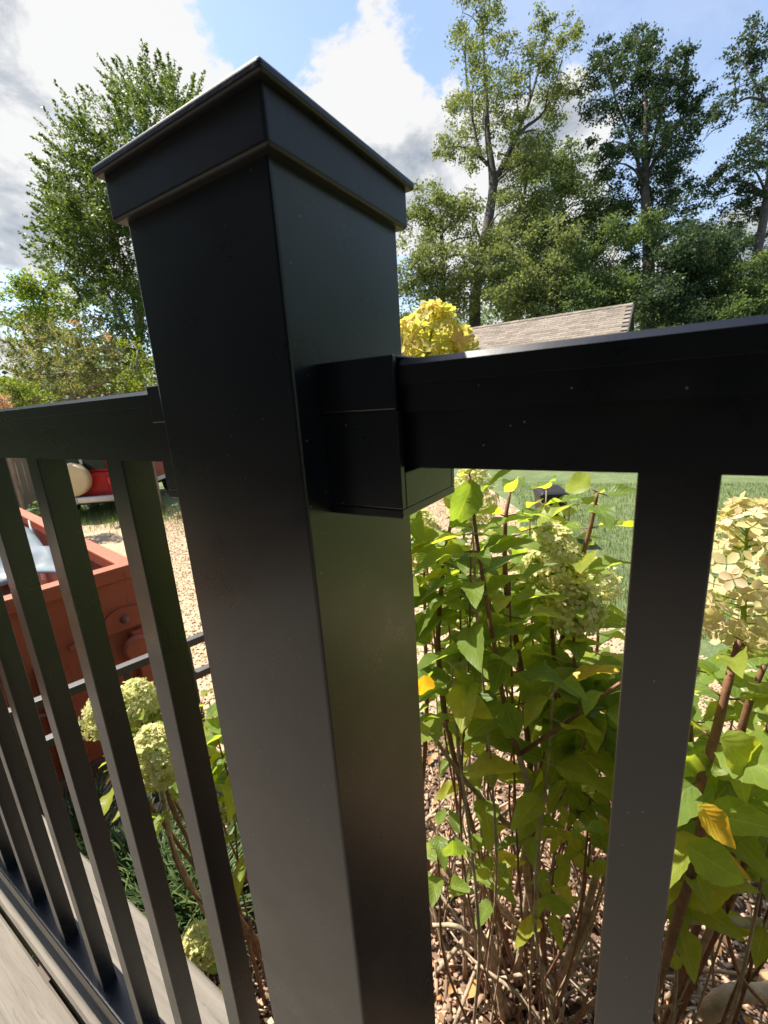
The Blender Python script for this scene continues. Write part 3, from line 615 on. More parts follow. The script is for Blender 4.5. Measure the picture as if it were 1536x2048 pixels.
# ------------------------------------------------------------------ parked red off-roader
def jeep():
    base = at(156, 953, 10.0); g = (base[0], base[1], 0.0); view = math.atan2(base[1]-CAM[1], base[0]-CAM[0])
    fwd = view - R(31)
    r = empty('parked_car', g, fwd - R(90)); tag(r, 'red boxy off-road car with beige spare-wheel cover, parked at left', 'car')
    W = 0.83
    MB().prism([(-W, 0.52), (W, 0.52), (W+0.02, 0.78), (W, 1.08), (-W, 1.08), (-W-0.02, 0.78)], 0.0, 3.9, 'y').build('body', M_JEEP, r, 0.03)
    MB().prism([(-W+0.01, 1.081), (W-0.01, 1.081), (W-0.11, 1.72), (-W+0.11, 1.72)], 0.03, 2.35, 'y').build('cabin', M_JEEP, r, 0.04)
    MB().prism([(-W+0.10, 1.721), (W-0.10, 1.721), (W-0.16, 1.78), (-W+0.16, 1.78)], 0.06, 2.3, 'y').build('roof', M_CLAD, r, 0.02)
    rw = MB().add([(-W+0.17, 0.027, 1.14), (W-0.17, 0.027, 1.14), (W-0.24, 0.027, 1.62), (-W+0.24, 0.027, 1.62), (-W+0.17, 0.012, 1.14), (W-0.17, 0.012, 1.14), (W-0.24, 0.012, 1.62), (-W+0.24, 0.012, 1.62)],
             [(4, 5, 6, 7), (0, 4, 7, 3), (5, 1, 2, 6), (7, 6, 2, 3), (0, 1, 5, 4), (1, 0, 3, 2)]).build('rear_window', M_GLASS, r)
    MB().box(0.10, 0.16, 0.0, 0.0115, 1.28, 1.6).build('window_pillar', M_CLAD, rw)
    for s in (-1, 1):
        for y0, y1 in ((0.25, 1.1), (1.2, 2.05)):
            MB().add([(s*(W-0.015), y0, 1.14), (s*(W-0.015), y1, 1.14), (s*(W-0.09), y1, 1.6), (s*(W-0.09), y0, 1.6), (s*(W+0.005), y0, 1.14), (s*(W+0.005), y1, 1.14), (s*(W-0.07), y1, 1.6), (s*(W-0.07), y0, 1.6)],
                     [(4, 5, 6, 7), (0, 3, 2, 1), (0, 1, 5, 4), (1, 2, 6, 5), (2, 3, 7, 6), (3, 0, 4, 7)]).build('side_window', M_GLASS, r)
        MB().box(s*(W+0.025)-0.012, s*(W+0.025)+0.012, 0.1, 3.8, 0.50, 0.61).build('rocker_cladding', M_CLAD, r, 0.008)
        MB().box(s*0.70-0.07, s*0.70+0.07, -0.03, -0.001, 0.78, 0.95).build('tail_light', M_TAIL, r, 0.015)
        for yy in (0.62, 3.15):
            wh = empty('wheel'); wh.parent = r; wh.location = (s*0.74, yy, 0.36)
            m = Matrix.Rotation(R(90), 4, 'Y')
            MB().lathe([(0.19, -0.11), (0.32, -0.115), (0.355, -0.08), (0.36, 0.0), (0.355, 0.08), (0.32, 0.115), (0.19, 0.11)], 28, m).build('tyre', M_RUBBER, wh, smooth=False)
            MB().lathe([(0.001, -0.08), (0.19, -0.112), (0.19, 0.112), (0.001, 0.08)], 20, m).build('rim', M_CHROME, wh)
    MB().box(-0.62, 0.62, -0.012, -0.001, 0.64, 1.05).build('tailgate', M_JEEP, r, 0.01)
    c = MB().lathe([(0.001, -0.27), (0.30, -0.27), (0.345, -0.262), (0.372, -0.235), (0.375, -0.20), (0.375, -0.06), (0.34, -0.03), (0.001, -0.03)], 40, Matrix.Rotation(R(90), 4, 'X') @ Matrix.Scale(-1, 4, (0, 0, 1))).build('spare_wheel_cover', M_COVER, r, 0.0, smooth=False)
    c.location = (-0.04, 0.0, 0.965)
    for pl in c.data.polygons: pl.use_smooth = True
    c.data.set_sharp_from_angle(angle=R(50))
    MB().lathe([(0.376, -0.0035), (0.379, -0.0015), (0.379, 0.0015), (0.376, 0.0035)], 40, Matrix.Translation((0, -0.215, 0)) @ Matrix.Rotation(R(90), 4, 'X')).build('piping', M_COVER, c)
    MB().prism([(-0.84, 0.40), (0.84, 0.40), (0.84, 0.56), (-0.84, 0.56)], -0.20, -0.05, 'y').build('rear_bumper', M_CHROME, r, 0.03)
    MB().box(-0.40, -0.02, -0.213, -0.202, 0.40, 0.55).build('number_plate', M_PLATE, r, 0.004)
    MB().box(-0.55, 0.55, 0.0, 3.6, 0.34, 0.515).build('chassis', M_RUBBER, r)
    MB().tube([(0.12, 0.5, 0.30), (0.12, -0.05, 0.29), (0.12, -0.14, 0.28)], 0.035, 12).build('exhaust', M_CHROME, r, smooth=True)
    MB().box(-0.6, 0.6, 0.5, 0.74, 0.28, 0.4).build('axle', M_RUBBER, r, 0.04)
    MB().box(-W+0.02, W-0.02, 3.901, 3.96, 0.62, 1.02).build('grille', M_GLASS, r, 0.02)
jeep()
def weed_shrub(u, v, dep, rad, label):
    p = at(u, v, dep); r = empty('leafy_weed', (p[0], p[1], 0)); tag(r, label, 'plant')
    n = 900; d = rand_dirs(n); d[:, 2] = np.abs(d[:, 2]); pos = d*rad*rng.uniform(.4, 1, n)[:, None]*[1, 1, max(p[2], .3)/rad]
    V, Fc = scatter([(0, 0, 0), (-.4, .5, .05), (0, 1, 0), (.4, .5, .05)], [(0, 3, 2, 1)], pos, frames(rand_dirs(n)+[0, 0, 1.2], rand_dirs(n)), rng.uniform(.05, .12, n))
    o = new_obj('foliage', np_mesh('foliage', V, Fc, M_T_MID), r); tag(o, kind='stuff')
    MB().tube([(0, 0, 0), (0.02, 0.01, 0.3)], [0.012, 0.006], 6).build('stem', M_BARK_L, r)
weed_shrub(66, 1005, 8.2, 0.42, 'pale leafy weed growing at the foot of the board fence')

# ------------------------------------------------------------------ outbuilding with shingle roof
def outbuilding():
    ridge_z = 4.82; y_r = 17.0; xr = -0.78; xl = -8.4; run, drop = 3.2, 1.75; L_s = math.hypot(run, drop); ang = math.atan2(drop, run)
    r = empty('outbuilding', (xr, y_r, 0)); tag(r, 'low tan outbuilding with brown shingle roof beyond the lawn', 'building')
    Ln = xr - xl; ez = ridge_z - drop
    MB().box(-Ln+0.35, -0.30, -run+0.45, run-0.45, 0.0, ez-0.02).build('wall', M_WALLB, r)
    MB().prism([(-run+0.5, ez-0.018), (run-0.5, ez-0.018), (0, ridge_z-0.16)], -Ln+0.36, -0.31, 'x').build('gable_wall', M_WALLB, r)
    rf = empty('roof'); rf.parent = r
    MB().add([(-Ln, -run, ez-0.05), (0, -run, ez-0.05), (0, 0, ridge_z-0.05), (-Ln, 0, ridge_z-0.05), (-Ln, run, ez-0.05), (0, run, ez-0.05),
              (-Ln, -run, ez-0.14), (0, -run, ez-0.14), (0, 0, ridge_z-0.15), (-Ln, 0, ridge_z-0.15), (-Ln, run, ez-0.14), (0, run, ez-0.14)],
             [(0, 1, 2, 3), (3, 2, 5, 4), (7, 6, 9, 8), (8, 9, 10, 11), (0, 6, 7, 1), (4, 5, 11, 10), (1, 7, 8, 2), (2, 8, 11, 5), (0, 3, 9, 6), (3, 4, 10, 9)]).build('roof_deck', M_TRIM, rf)
    ex = 0.15; wid = 0.34; th = 0.012
    sh = MB().box(-wid/2+0.004, wid/2-0.004, -ex*1.25, 0, 0, th); proto = None; rest = MB(); n = 0
    rows = int(L_s/ex)
    for i in range(rows):
        for j in range(int(Ln/wid)+1):
            x = -j*wid - wid/2 + (0.17 if i % 2 else 0)
            if x > -wid/2+0.001 or x < -Ln+wid/2: 
                if x > -wid/2+0.001: continue
                else: continue
            s = i*ex; y = -(s)*math.cos(ang); z = ridge_z - 0.046 - s*math.sin(ang) + random.uniform(0, 0.004)
            if i < 14 and j < 20:
                if proto is None:
                    o = sh.build('shingle', M_SHINGLE, rf); proto = o
                else:
                    o = proto.copy(); col.objects.link(o); o.parent = rf
                o.location = (x, y, z); o.rotation_euler = (ang - 0.045, 0, random.uniform(-.004, .004)); n += 1
            else:
                m = Matrix.Translation((x, y, z)) @ Matrix.Rotation(ang - 0.045, 4, 'X'); rest.box(-wid/2+0.004, wid/2-0.004, -ex*1.25, 0, 0, th, m)
        for sgn in (1,):
            pass
    for i in range(rows):
        s = i*ex; m = Matrix.Translation((-Ln/2, s*math.cos(ang), ridge_z-0.046-s*math.sin(ang))) @ Matrix.Rotation(-ang+0.045, 4, 'X')
        rest.box(-Ln/2, Ln/2, 0, ex*1.25, 0, th, m)
    o = rest.build('shingles', M_SHINGLE, rf); tag(o, kind='stuff')
    for j in range(int(Ln/0.3)):
        MB().add([(-j*0.3-0.35, -0.14, ridge_z-0.085), (-j*0.3, -0.14, ridge_z-0.075), (-j*0.3, 0, ridge_z+0.0), (-j*0.3-0.35, 0, ridge_z-0.012), (-j*0.3-0.35, 0.14, ridge_z-0.085), (-j*0.3, 0.14, ridge_z-0.075)],
                 [(0, 1, 2, 3), (3, 2, 5, 4)]).build('ridge_cap', M_SHINGLE, rf).modifiers.new('thick', 'SOLIDIFY').thickness = 0.012
    MB().add([(0.002, -run-0.02, ez-0.16), (0.03, -run-0.02, ez-0.16), (0.03, -run-0.02, ez-0.02), (0.002, -run-0.02, ez-0.02), (0.002, 0, ridge_z-0.17), (0.03, 0, ridge_z-0.17), (0.03, 0, ridge_z-0.03), (0.002, 0, ridge_z-0.03)],
             [(0, 1, 2, 3), (7, 6, 5, 4), (0, 4, 5, 1), (1, 5, 6, 2), (2, 6, 7, 3), (3, 7, 4, 0)]).build('rake_board', M_TRIM, rf)
    MB().add([(0.002, run+0.02, ez-0.16), (0.03, run+0.02, ez-0.16), (0.03, run+0.02, ez-0.02), (0.002, run+0.02, ez-0.02), (0.002, 0.002, ridge_z-0.17), (0.03, 0.002, ridge_z-0.17), (0.03, 0.002, ridge_z-0.03), (0.002, 0.002, ridge_z-0.03)],
             [(3, 2, 1, 0), (4, 5, 6, 7), (1, 5, 4, 0), (2, 6, 5, 1), (3, 7, 6, 2), (0, 4, 7, 3)]).build('rake_board', M_TRIM, rf)
    d = MB().box(-0.62, -0.42, -run+0.405, -run+0.448, 0.05, 2.05).build('door_post', M_TRIM, r)
    d = MB().box(-2.9, -1.9, -run+0.41, -run+0.448, 0.02, 2.05).build('door', M_TRIM, r, 0.01)
    MB().lathe([(0.02, 0), (0.03, 0.02), (0.001, 0.05)], 12, Matrix.Translation((-2.0, -run+0.405, 1.0)) @ Matrix.Rotation(R(90), 4, 'X')).build('handle', M_CHROME, d)
outbuilding()

# ------------------------------------------------------------------ black wheeled bin by the lawn
def bin_():
    g = onground(1098, 1082); r = empty('wheeled_bin', (g[0], g[1], 0), R(25)); r.scale = (.9, .9, .86); tag(r, 'black plastic wheeled bin behind the hydrangea leaves', 'bin')
    def taper(x, y, z0, z1, k): return MB().add([(-x*k, -y*k, z0), (x*k, -y*k, z0), (x*k, y*k, z0), (-x*k, y*k, z0), (-x, -y, z1), (x, -y, z1), (x, y, z1), (-x, y, z1)], [(3, 2, 1, 0), (4, 5, 6, 7), (0, 1, 5, 4), (1, 2, 6, 5), (2, 3, 7, 6), (3, 0, 4, 7)])
    taper(0.21, 0.26, 0.05, 0.86, 0.78).build('bin_body', M_BIN, r, 0.02)
    MB().box(-0.23, 0.23, -0.28, 0.28, 0.862, 0.90).build('bin_rim', M_BIN, r, 0.012)
    MB().add([(-0.22, -0.29, 0.901), (0.22, -0.29, 0.901), (0.22, 0.27, 0.901), (-0.22, 0.27, 0.901), (-0.18, -0.24, 0.95), (0.18, -0.24, 0.95), (0.18, 0.22, 0.97), (-0.18, 0.22, 0.97)],
             [(3, 2, 1, 0), (4, 5, 6, 7), (0, 1, 5, 4), (1, 2, 6, 5), (2, 3, 7, 6), (3, 0, 4, 7)]).build('lid', M_BIN, r, 0.015)
    MB().tube([(-0.16, 0.29, 0.88), (-0.16, 0.34, 0.92), (0.16, 0.34, 0.92), (0.16, 0.29, 0.88)], 0.014, 8).build('handle', M_BIN, r)
    for s in (-1, 1):
        o = MB().lathe([(0.03, -0.025), (0.1, -0.025), (0.1, 0.025), (0.03, 0.025)], 20, Matrix.Rotation(R(90), 4, 'Y')).build('wheel', M_RUBBER, r); o.location = (s*0.2, 0.24, 0.1)
    for x in (-0.12, -0.04, 0.04, 0.12):
        MB().add([(x-0.012, -0.212, 0.15), (x+0.012, -0.212, 0.15), (x+0.014, -0.268, 0.82), (x-0.014, -0.268, 0.82), (x-0.012, -0.225, 0.15), (x+0.012, -0.225, 0.15), (x+0.014, -0.280, 0.82), (x-0.014, -0.280, 0.82)],
                 [(0, 1, 2, 3), (7, 6, 5, 4), (0, 4, 5, 1), (1, 5, 6, 2), (2, 6, 7, 3), (3, 7, 4, 0)]).build('rib', M_BIN, r)
bin_()
def path_light():
    g = onground(928, 1085); r = empty('path_light', (g[0], g[1], 0)); tag(r, 'small black path light standing in the gravel', 'garden light')
    MB().lathe([(0.045, 0), (0.045, 0.02), (0.02, 0.03), (0.02, 0.30)], 14).build('stake', M_BIN, r)
    MB().lathe([(0.055, 0.301), (0.055, 0.38), (0.05, 0.385)], 14).build('lamp_body', M_GLASS, r); MB().lathe([(0.09, 0.386), (0.085, 0.40), (0.02, 0.43), (0.001, 0.435)], 18).build('lamp_cap', M_BIN, r)
path_light()

# ------------------------------------------------------------------ hydrangeas
def leaf_mesh(name, mat, fold, arch, wave, twist, width):
    nv, us = 16, [-1, -0.5, 0, 0.5, 1]; V, UV = [], []
    for i in range(nv):
        v = i/(nv-1); w = width*(math.sin(math.pi*min(1, v**0.72*0.985+0.015)))**0.85*(1-0.22*v) if 0 < i < nv-1 else 0.006
        for u in us:
            x = u*w*((1.045 if i % 2 else .965) if abs(u) == 1 else 1); y = v - (0.012 if abs(u) == 1 and i % 2 else 0); z = fold*abs(u)*w - arch*v*v + wave*math.sin(v*9+u*2.1)*abs(u)*w*1.6
            x2 = x*math.cos(twist*v) - z*math.sin(twist*v)*0.3
            V.append((x2, y, z + x*math.sin(twist*v))); UV.append((u, v))
    Fc = [(i*5+j, i*5+j+1, (i+1)*5+j+1, (i+1)*5+j) for i in range(nv-1) for j in range(4)]
    return np_mesh(name, V, Fc, mat, True, UV)
LEAVES = [leaf_mesh('leaf', M_HLEAF, random.uniform(.15, .5), random.uniform(.05, .45), random.uniform(.05, .22), random.uniform(-.5, .5), random.uniform(.24, .31)) for _ in range(9)]
LEAVES_Y = [leaf_mesh('leaf', M_HLEAF_Y, .35, .2, .12, .3, .27), leaf_mesh('leaf', M_HLEAF_Y, .2, .35, .15, -.3, .25)]
CNT = {}
def put_leaf(parent, base, along, normal, ln, yellow=False):
    if CNT.get(parent.name, 0) >= 295: return
    base = np.asarray(base, float); tip = base + np.asarray(along)*ln
    for p in (base, tip, (base+tip)/2):
        if p[1] < 0.062 and p[2] > 1.0: return
        if p[1] < 0.13 and p[2] < 1.36 and p[2] > 1.0: return
    CNT[parent.name] = CNT.get(parent.name, 0) + 1
    Rm_ = frames(np.array([normal], float), np.array([along], float))[0]
    o = new_obj('leaf', random.choice(LEAVES_Y if yellow else LEAVES), parent)
    m = Matrix([[*(Rm_[0]*ln), base[0]], [*(Rm_[1]*ln), base[1]], [*(Rm_[2]*ln), base[2]], [0, 0, 0, 1]])
    o.matrix_local = Matrix.Translation(parent.location).inverted() @ m
def smooth_path(pts, n=6):
    P = [np.asarray(p, float) for p in pts]; P = [2*P[0]-P[1]] + P + [2*P[-1]-P[-2]]; out = []
    for i in range(1, len(P)-2):
        for s in range(n):
            t = s/n; a, b, c, d = P[i-1], P[i], P[i+1], P[i+2]
            out.append(0.5*((2*b) + (-a+c)*t + (2*a-5*b+4*c-d)*t*t + (-a+3*b-3*c+d)*t**3))
    out.append(P[-2]); return out
def stem(parent, pts, r_tip, r_base, leaf_from=0.0, leaf_to=0.0, leaf_len=0.1, spacing=0.055, mat=None, phase=None, skip=0.0, smooth_n=6):
    """pts run from the tip down to the base; leaves in opposite pairs over [leaf_from, leaf_to] metres below the tip"""
    path = smooth_path(pts, smooth_n); n = len(path); off = np.array(parent.location)
    rad = [r_tip + (r_base-r_tip)*(i/(n-1))**0.8 for i in range(n)]
    m = MB().tube([p-off for p in path], rad, 7)
    d, nxt, ph = 0.0, leaf_from, random.uniform(0, 3.14) if phase is None else phase
    for i in range(n-1):
        seg = path[i+1]-path[i]; sl = np.linalg.norm(seg)
        while nxt <= d+sl and nxt < leaf_to:
            p = path[i] + seg*((nxt-d)/max(sl, 1e-6)); t = -seg/max(sl, 1e-6)
            a = np.cross(t, [0.3, 0.2, 0.9]); a /= np.linalg.norm(a)+1e-9; b = np.cross(t, a)
            for s in (0, math.pi):
                if random.random() < skip: continue
                an = ph + s + random.uniform(-.35, .35); out = a*math.cos(an) + b*math.sin(an)
                along = out + t*random.uniform(.05, .5) + np.array([0, 0, random.uniform(-.45, .15)]); along /= np.linalg.norm(along)
                nrm = t*0.5 + np.array([0, 0, 0.3]) + np.array(sun_dir)*0.8 + rng.normal(0, .35, 3) - along*0.2
                pet = 0.012 + 0.012*random.random(); ln = 1.22*leaf_len*random.uniform(.72, 1.2)*(0.75+0.25*min(1, nxt/0.2))
                m.tube([p-off, p+along*pet*1.02-off], [0.0018, 0.0013], 5); put_leaf(parent, p+along*pet, along, nrm, ln, random.random() < 0.012)
            ph += math.pi/2 + random.uniform(-.3, .3); nxt += spacing*random.uniform(.75, 1.3)*(0.7+0.5*min(1, nxt/0.2))
        d += sl
    return m.build('stem', mat or M_STEM, parent, smooth=True)
PET_V, PET_F = [], []
for k in range(4):
    a = k*math.pi/2; c, s = math.cos(a), math.sin(a); b = len(PET_V)
    for x, y, z in ((0, 0.05, 0), (-.33, .42, .13), (-.30, .80, .16), (0, 1.0, 0.08), (.30, .80, .16), (.33, .42, .13)):
        PET_V.append((x*c - y*s, x*s + y*c, z))
    PET_F += [(b, b+3, b+2, b+1), (b, b+5, b+4, b+3)]
FLORETS = {}
def flower_head(parent, center, r, h, n, mat, size, axis=(0, 0, 1), single=False, lean=0.0):
    """cone-shaped panicle of four-petalled florets; near ones get each floret as its own piece"""
    ax = np.asarray(axis, float); ax /= np.linalg.norm(ax); c = np.asarray(center, float)
    if not single: n = int(n*2.0)
    i = np.arange(n) + 0.5; zz = -1 + 2*i/n; zz = np.clip(zz + rng.normal(0, .05, n), -1, 1); ph = i*2.39996 + rng.normal(0, .2, n)
    prof = np.sqrt(np.clip(1-zz**2, 0, 1))*(1.0 - 0.22*zz); shell = rng.uniform(.4, 1.15, n)**0.6
    a = np.cross(ax, [0.9, 0.3, 0.1]); a /= np.linalg.norm(a); b = np.cross(ax, a)
    rad = (a[None]*np.cos(ph)[:, None] + b[None]*np.sin(ph)[:, None])
    pos = rad*(r*prof*shell)[:, None] + ax[None]*(h/2*zz*np.where(zz > 0, 1.1, 0.9))[:, None]
    nrm = rad*prof[:, None] + ax[None]*(zz*0.8+0.15)[:, None] + rng.normal(0, .38, (n, 3)); t = rand_dirs(n)
    Fr = frames(nrm, t); sc = size*rng.uniform(.75, 1.2, n); off = np.array(parent.location)
    core = MB(); 
    for k in range(n):
        if k % 4 == 0: core.tube([ax*(h*0.45*zz[k]) + c - off - ax*0.01, pos[k]*0.97 + c - off], [0.0013, 0.0008], 4, False)
    core.tube([c - ax*h*0.55 - off, c - off, c + ax*h*0.4 - off], [0.004, 0.003, 0.0015], 6)
    if not single:
        V, Fc = scatter(PET_V, PET_F, pos + c - off, Fr, sc); V2 = V
        o = new_obj('flower_head', np_mesh('flower_head', V, Fc, mat), parent)
        core.build('stalks', M_HLEAF, o)
        return o
    head = core.build('flower_head', M_HLEAF, parent)
    key = mat.name
    if key not in FLORETS:
        FLORETS[key] = []
        for v in range(4):
            P = np.array(PET_V); P[:, 2] += 0.35*(P[:, 0]**2+P[:, 1]**2)*[-.5, .3, .9, -.1][v]
            me = np_mesh('floret', P, PET_F, mat); FLORETS[key].append(me)
    for k in range(n):
        o = new_obj('floret', random.choice(FLORETS[key]), head); Rm_ = Fr[k]*sc[k]; q = pos[k] + c - off
        o.matrix_local = Matrix([[*Rm_[0], q[0]], [*Rm_[1], q[1]], [*Rm_[2], q[2]], [0, 0, 0, 1]])
    return head
def hydrangea(base, label):
    r = empty('hydrangea', (base[0], base[1], 0.008)); tag(r, label, 'shrub', 'panicle hydrangeas along the deck'); return r
def px(l): return [at(*p) for p in l]
HA = hydrangea((-0.16, 1.06), 'hydrangea with a bare reddish upright stem, right beside the post')
HB = hydrangea((0.22, 1.00), 'hydrangea with the big cream flower head at the right edge')
HC = hydrangea((-0.05, 1.75), 'hydrangea with pale green cone flowers behind the bare-stemmed one')
HD = hydrangea((-0.62, 1.10), 'tall hydrangea behind the post, yellow flower showing above the rail')
bA, bB, bC, bD = (np.array(h.location) for h in (HA, HB, HC, HD))
def jit(b, s=0.06): return b + np.array([random.gauss(0, s), random.gauss(0, s), 0])
# A: the upright red stem and its branches
stem(HA, px([(938, 950, .80), (946, 1020, .80), (958, 1110, .82), (975, 1210, .84), (992, 1310, .86), (1012, 1420, .90), (1038, 1508, .95)]), .0030, .0055, 0.0, .52, .095, .062, phase=0.4, skip=.1)
stem(HA, px([(1245, 1362, .84), (1150, 1432, .88), (1040, 1508, .95)]), .003, .005, 0.0, .25, .085, .07, skip=.35)
stem(HA, px([(1038, 1508, .95), (1058, 1600, 1.05), (1052, 1750, 1.3)]) + [jit(bA)], .0065, .011, mat=M_CANE)
stem(HA, px([(1195, 985, .95), (1182, 1050, .97), (1158, 1140, 1.0), (1120, 1300, 1.08), (1090, 1500, 1.2)]) + [jit(bA)], .003, .009, 0.0, .35, .10, .055, phase=1.2)
stem(HA, px([(1020, 985, .92), (1010, 1060, .93), (1015, 1200, 1.0), (1050, 1420, 1.1)]) + [jit(bA)], .003, .009, 0.0, .5, .10, .06, phase=.3)
stem(HA, px([(905, 1030, .95), (885, 1150, .97), (880, 1350, 1.05), (930, 1600, 1.25)]) + [jit(bA)], .003, .009, 0.0, .6, .10, .055, phase=.9)
# B: right edge
stem(HB, px([(1478, 1280, .60), (1455, 1370, .60), (1425, 1490, .62), (1388, 1620, .67), (1385, 1740, .78)]) + [jit(bB)], .0042, .009, .03, .42, .10, .075, phase=.5)
stem(HB, px([(1530, 1330, .68), (1500, 1400, .70), (1470, 1520, .75), (1440, 1700, .9)]) + [jit(bB)], .0035, .009, .03, .45, .105, .065, phase=2.0)
stem(HB, px([(1390, 1340, .80), (1380, 1450, .82), (1390, 1600, .9), (1380, 1760, 1.05)]) + [jit(bB)], .003, .009, .0, .45, .105, .06, phase=1.0)
flower_head(HB, at(1490, 1155, .62), .085, .20, 185, M_PETAL_O, .0165, at(1486, 1000, .62)-at(1474, 1290, .60), True)
flower_head(HB, at(1560, 1240, .75), .07, .15, 90, M_PETAL, .0145)
stem(HB, px([(1560, 1330, .75), (1530, 1500, .8), (1480, 1750, 1.0)]) + [jit(bB)], .0035, .008, .03, .3, .1, .06)
# C: behind
for (u, v, d, r, h, n) in [(1105, 1120, .98, .062, .15, 150), (1150, 1210, .96, .058, .14, 140), (1195, 1165, 1.5, .07, .15, 110), (945, 1000, 1.35, .075, .2, 130), (1035, 1190, 1.5, .06, .14, 90), (925, 1130, 1.7, .07, .15, 100)]:
    c = at(u, v, d); flower_head(HC, c, r, h, n, M_PETAL, .0135, (random.uniform(-.2, .2), random.uniform(-.2, .2), 1))
    stem(HC, [c-[0, 0, h*.5], c + np.array([.01, .02, -.28]), (c*0.45 + bC*0.55), jit(bC)], .003, .009, .02, .5, .105, .06)
# D: tall plant behind the post
c = at(858, 688, .74); flower_head(HD, c, .056, .115, 170, M_PETAL_Y, .0155, (0.25, 0.1, 1), True)
stem(HD, [c-[0, 0, .08], at(838, 800, .80), at(800, 1000, .92), at(790, 1300, 1.1), jit(bD)], .0035, .010, .22, .6, .10, .07)
c = at(908, 705, .78); flower_head(HD, c, .042, .075, 90, M_PETAL_Y, .0145, (0.5, 0.2, 1), True)
stem(HD, [c-[0, 0, .05], at(868, 800, .86), at(815, 1000, .95), at(800, 1300, 1.1), jit(bD)], .003, .009, .2, .6, .10, .07)
c = at(846, 1085, 1.25); flower_head(HD, c, .06, .17, 130, M_PETAL, .0135)
stem(HD, [c-[0, 0, .08], at(850, 1250, 1.28), at(850, 1500, 1.35), jit(bD)], .003, .009, .02, .5, .10, .06)
# leafy shoots filling each shrub
def shoots(root, b, n, ur, vr, dr, ll, sub=.42):
    for _ in range(n):
        tip = at(random.uniform(*ur), random.uniform(*vr), random.uniform(*dr))
        k3 = np.array([.88, .88, .55]); mid = tip*k3 + b*(1-k3) + np.array([random.gauss(0, .04), random.gauss(0, .04), 0.05]); k4 = np.array([.55, .55, 0]); q = jit(tip*k4 + b*(1-k4), .06); q[1] = max(q[1], .35)
        stem(root, [tip, tip*0.8+mid*0.2+np.array([0, 0, -.05]), mid, q*0.7+mid*0.3, q], .0018, random.uniform(.0032, .006), 0.0, random.uniform(.22, sub), ll, .06, skip=.14, mat=random.choice([M_STEM, M_CANE]), smooth_n=4)
shoots(HA, bA, 8, (850, 1260), (1190, 1540), (.90, 1.3), .098)
shoots(HA, bA, 9, (870, 1200), (1560, 1760), (.95, 1.25), .066, .2)
shoots(HC, bC, 5, (840, 1290), (1180, 1500), (1.25, 1.9), .105)
shoots(HB, bB, 14, (1320, 1600), (1420, 1640), (.85, 1.3), .10)
shoots(HB, bB, 4, (1340, 1560), (1640, 1780), (.8, 1.1), .09, .22)
shoots(HD, bD, 3, (845, 960), (1230, 1500), (1.15, 1.6), .095)
HI = hydrangea((-0.36, 1.42), 'leafy hydrangea between the post and the bare-stemmed shrub'); bI = np.array(HI.location)
shoots(HI, bI, 6, (835, 1000), (1000, 1200), (.95, 1.35), .10)
shoots(HA, bA, 3, (850, 1060), (1060, 1260), (.80, .96), .10)
shoots(HA, bA, 3, (1120, 1260), (1230, 1420), (.80, .95), .105)
shoots(HI, bI, 4, (1050, 1150), (975, 1060), (.95, 1.2), .095)
shoots(HI, bI, 3, (850, 1200), (1260, 1520), (1.0, 1.5), .095)
# single leaves one can pick out in the photograph
for root, u, v, d, du, dv, ln, nz, yel in [(HA, 848, 1350, .72, 3, 90, .072, -.35, True), (HA, 1185, 1640, .80, -5, 110, .105, -.5, False), (HA, 905, 1680, .85, 8, 85, .09, -.45, False),
                                         (HB, 1395, 1612, .60, 60, 80, .075, .3, True), (HB, 1372, 1690, .62, 120, 85, .105, .5, False), (HA, 1085, 1790, 1.0, 75, 35, .085, .2, False),
                                         (HB, 1440, 1475, .56, 90, 90, .10, .4, False), (HA, 1010, 1405, .86, 25, 80, .09, -.2, False), (HA, 945, 960, .72, -30, 90, .10, -.3, False), (HB, 1395, 1500, .62, -20, 90, .10, -.4, False),
                                         (HB, 1365, 1930, .95, -45, -25, .05, .3, False)]:
    p = at(u, v, d); q = at(u+du, v+dv, d+.02); al = (q-p)/np.linalg.norm(q-p); put_leaf(root, p, al, -AZ + np.array([0, 0, nz]) + rng.normal(0, .12, 3), ln, yel)
# bare canes at the foot of the shrubs
def canes(root, b, n, spread, hr, rr):
    for _ in range(n):
        q = jit(b, spread*.35); a = random.uniform(0, 6.28); k = random.uniform(.2, 1)*spread; hh = random.uniform(*hr)
        top = b + np.array([math.cos(a)*k*1.5, abs(math.sin(a))*k*1.0*random.choice((1, 1, -.45)), hh]); top[1] = max(top[1], .3)
        mid = q*.5 + top*.5 + np.array([random.gauss(0, .06), random.gauss(0, .05), random.uniform(-.05, .1)])
        stem(root, [top, top*.75+mid*.25+rng.normal(0, .02, 3), mid, q], .002, random.uniform(*rr), mat=M_CANE, smooth_n=4)
canes(HA, bA, 18, .45, (.35, 1.0), (.005, .012)); canes(HB, bB, 34, .6, (.25, .8), (.003, .010)); canes(HC, bC, 12, .4, (.4, 1.0), (.005, .01)); canes(HD, bD, 12, .4, (.4, 1.0), (.005, .011))
stem(HA, px([(860, 1465, 1.05), (930, 1560, 1.12), (1010, 1645, 1.2), (1060, 1700, 1.3)]) + [jit(bA)], .004, .011, mat=M_CANE)
stem(HA, px([(1200, 1720, 1.15), (1165, 1850, 1.3), (1120, 1960, 1.45), (1090, 2040, 1.55)]), .008, .016, mat=M_CANE)
stem(HA, px([(868, 1700, 1.3), (930, 1800, 1.4), (985, 1930, 1.5), (1010, 2060, 1.6)]), .006, .013, mat=M_CANE)
stem(HA, px([(865, 1850, 1.5), (925, 1860, 1.5), (980, 1940, 1.55), (1030, 2060, 1.6)]), .006, .012, mat=M_CANE)
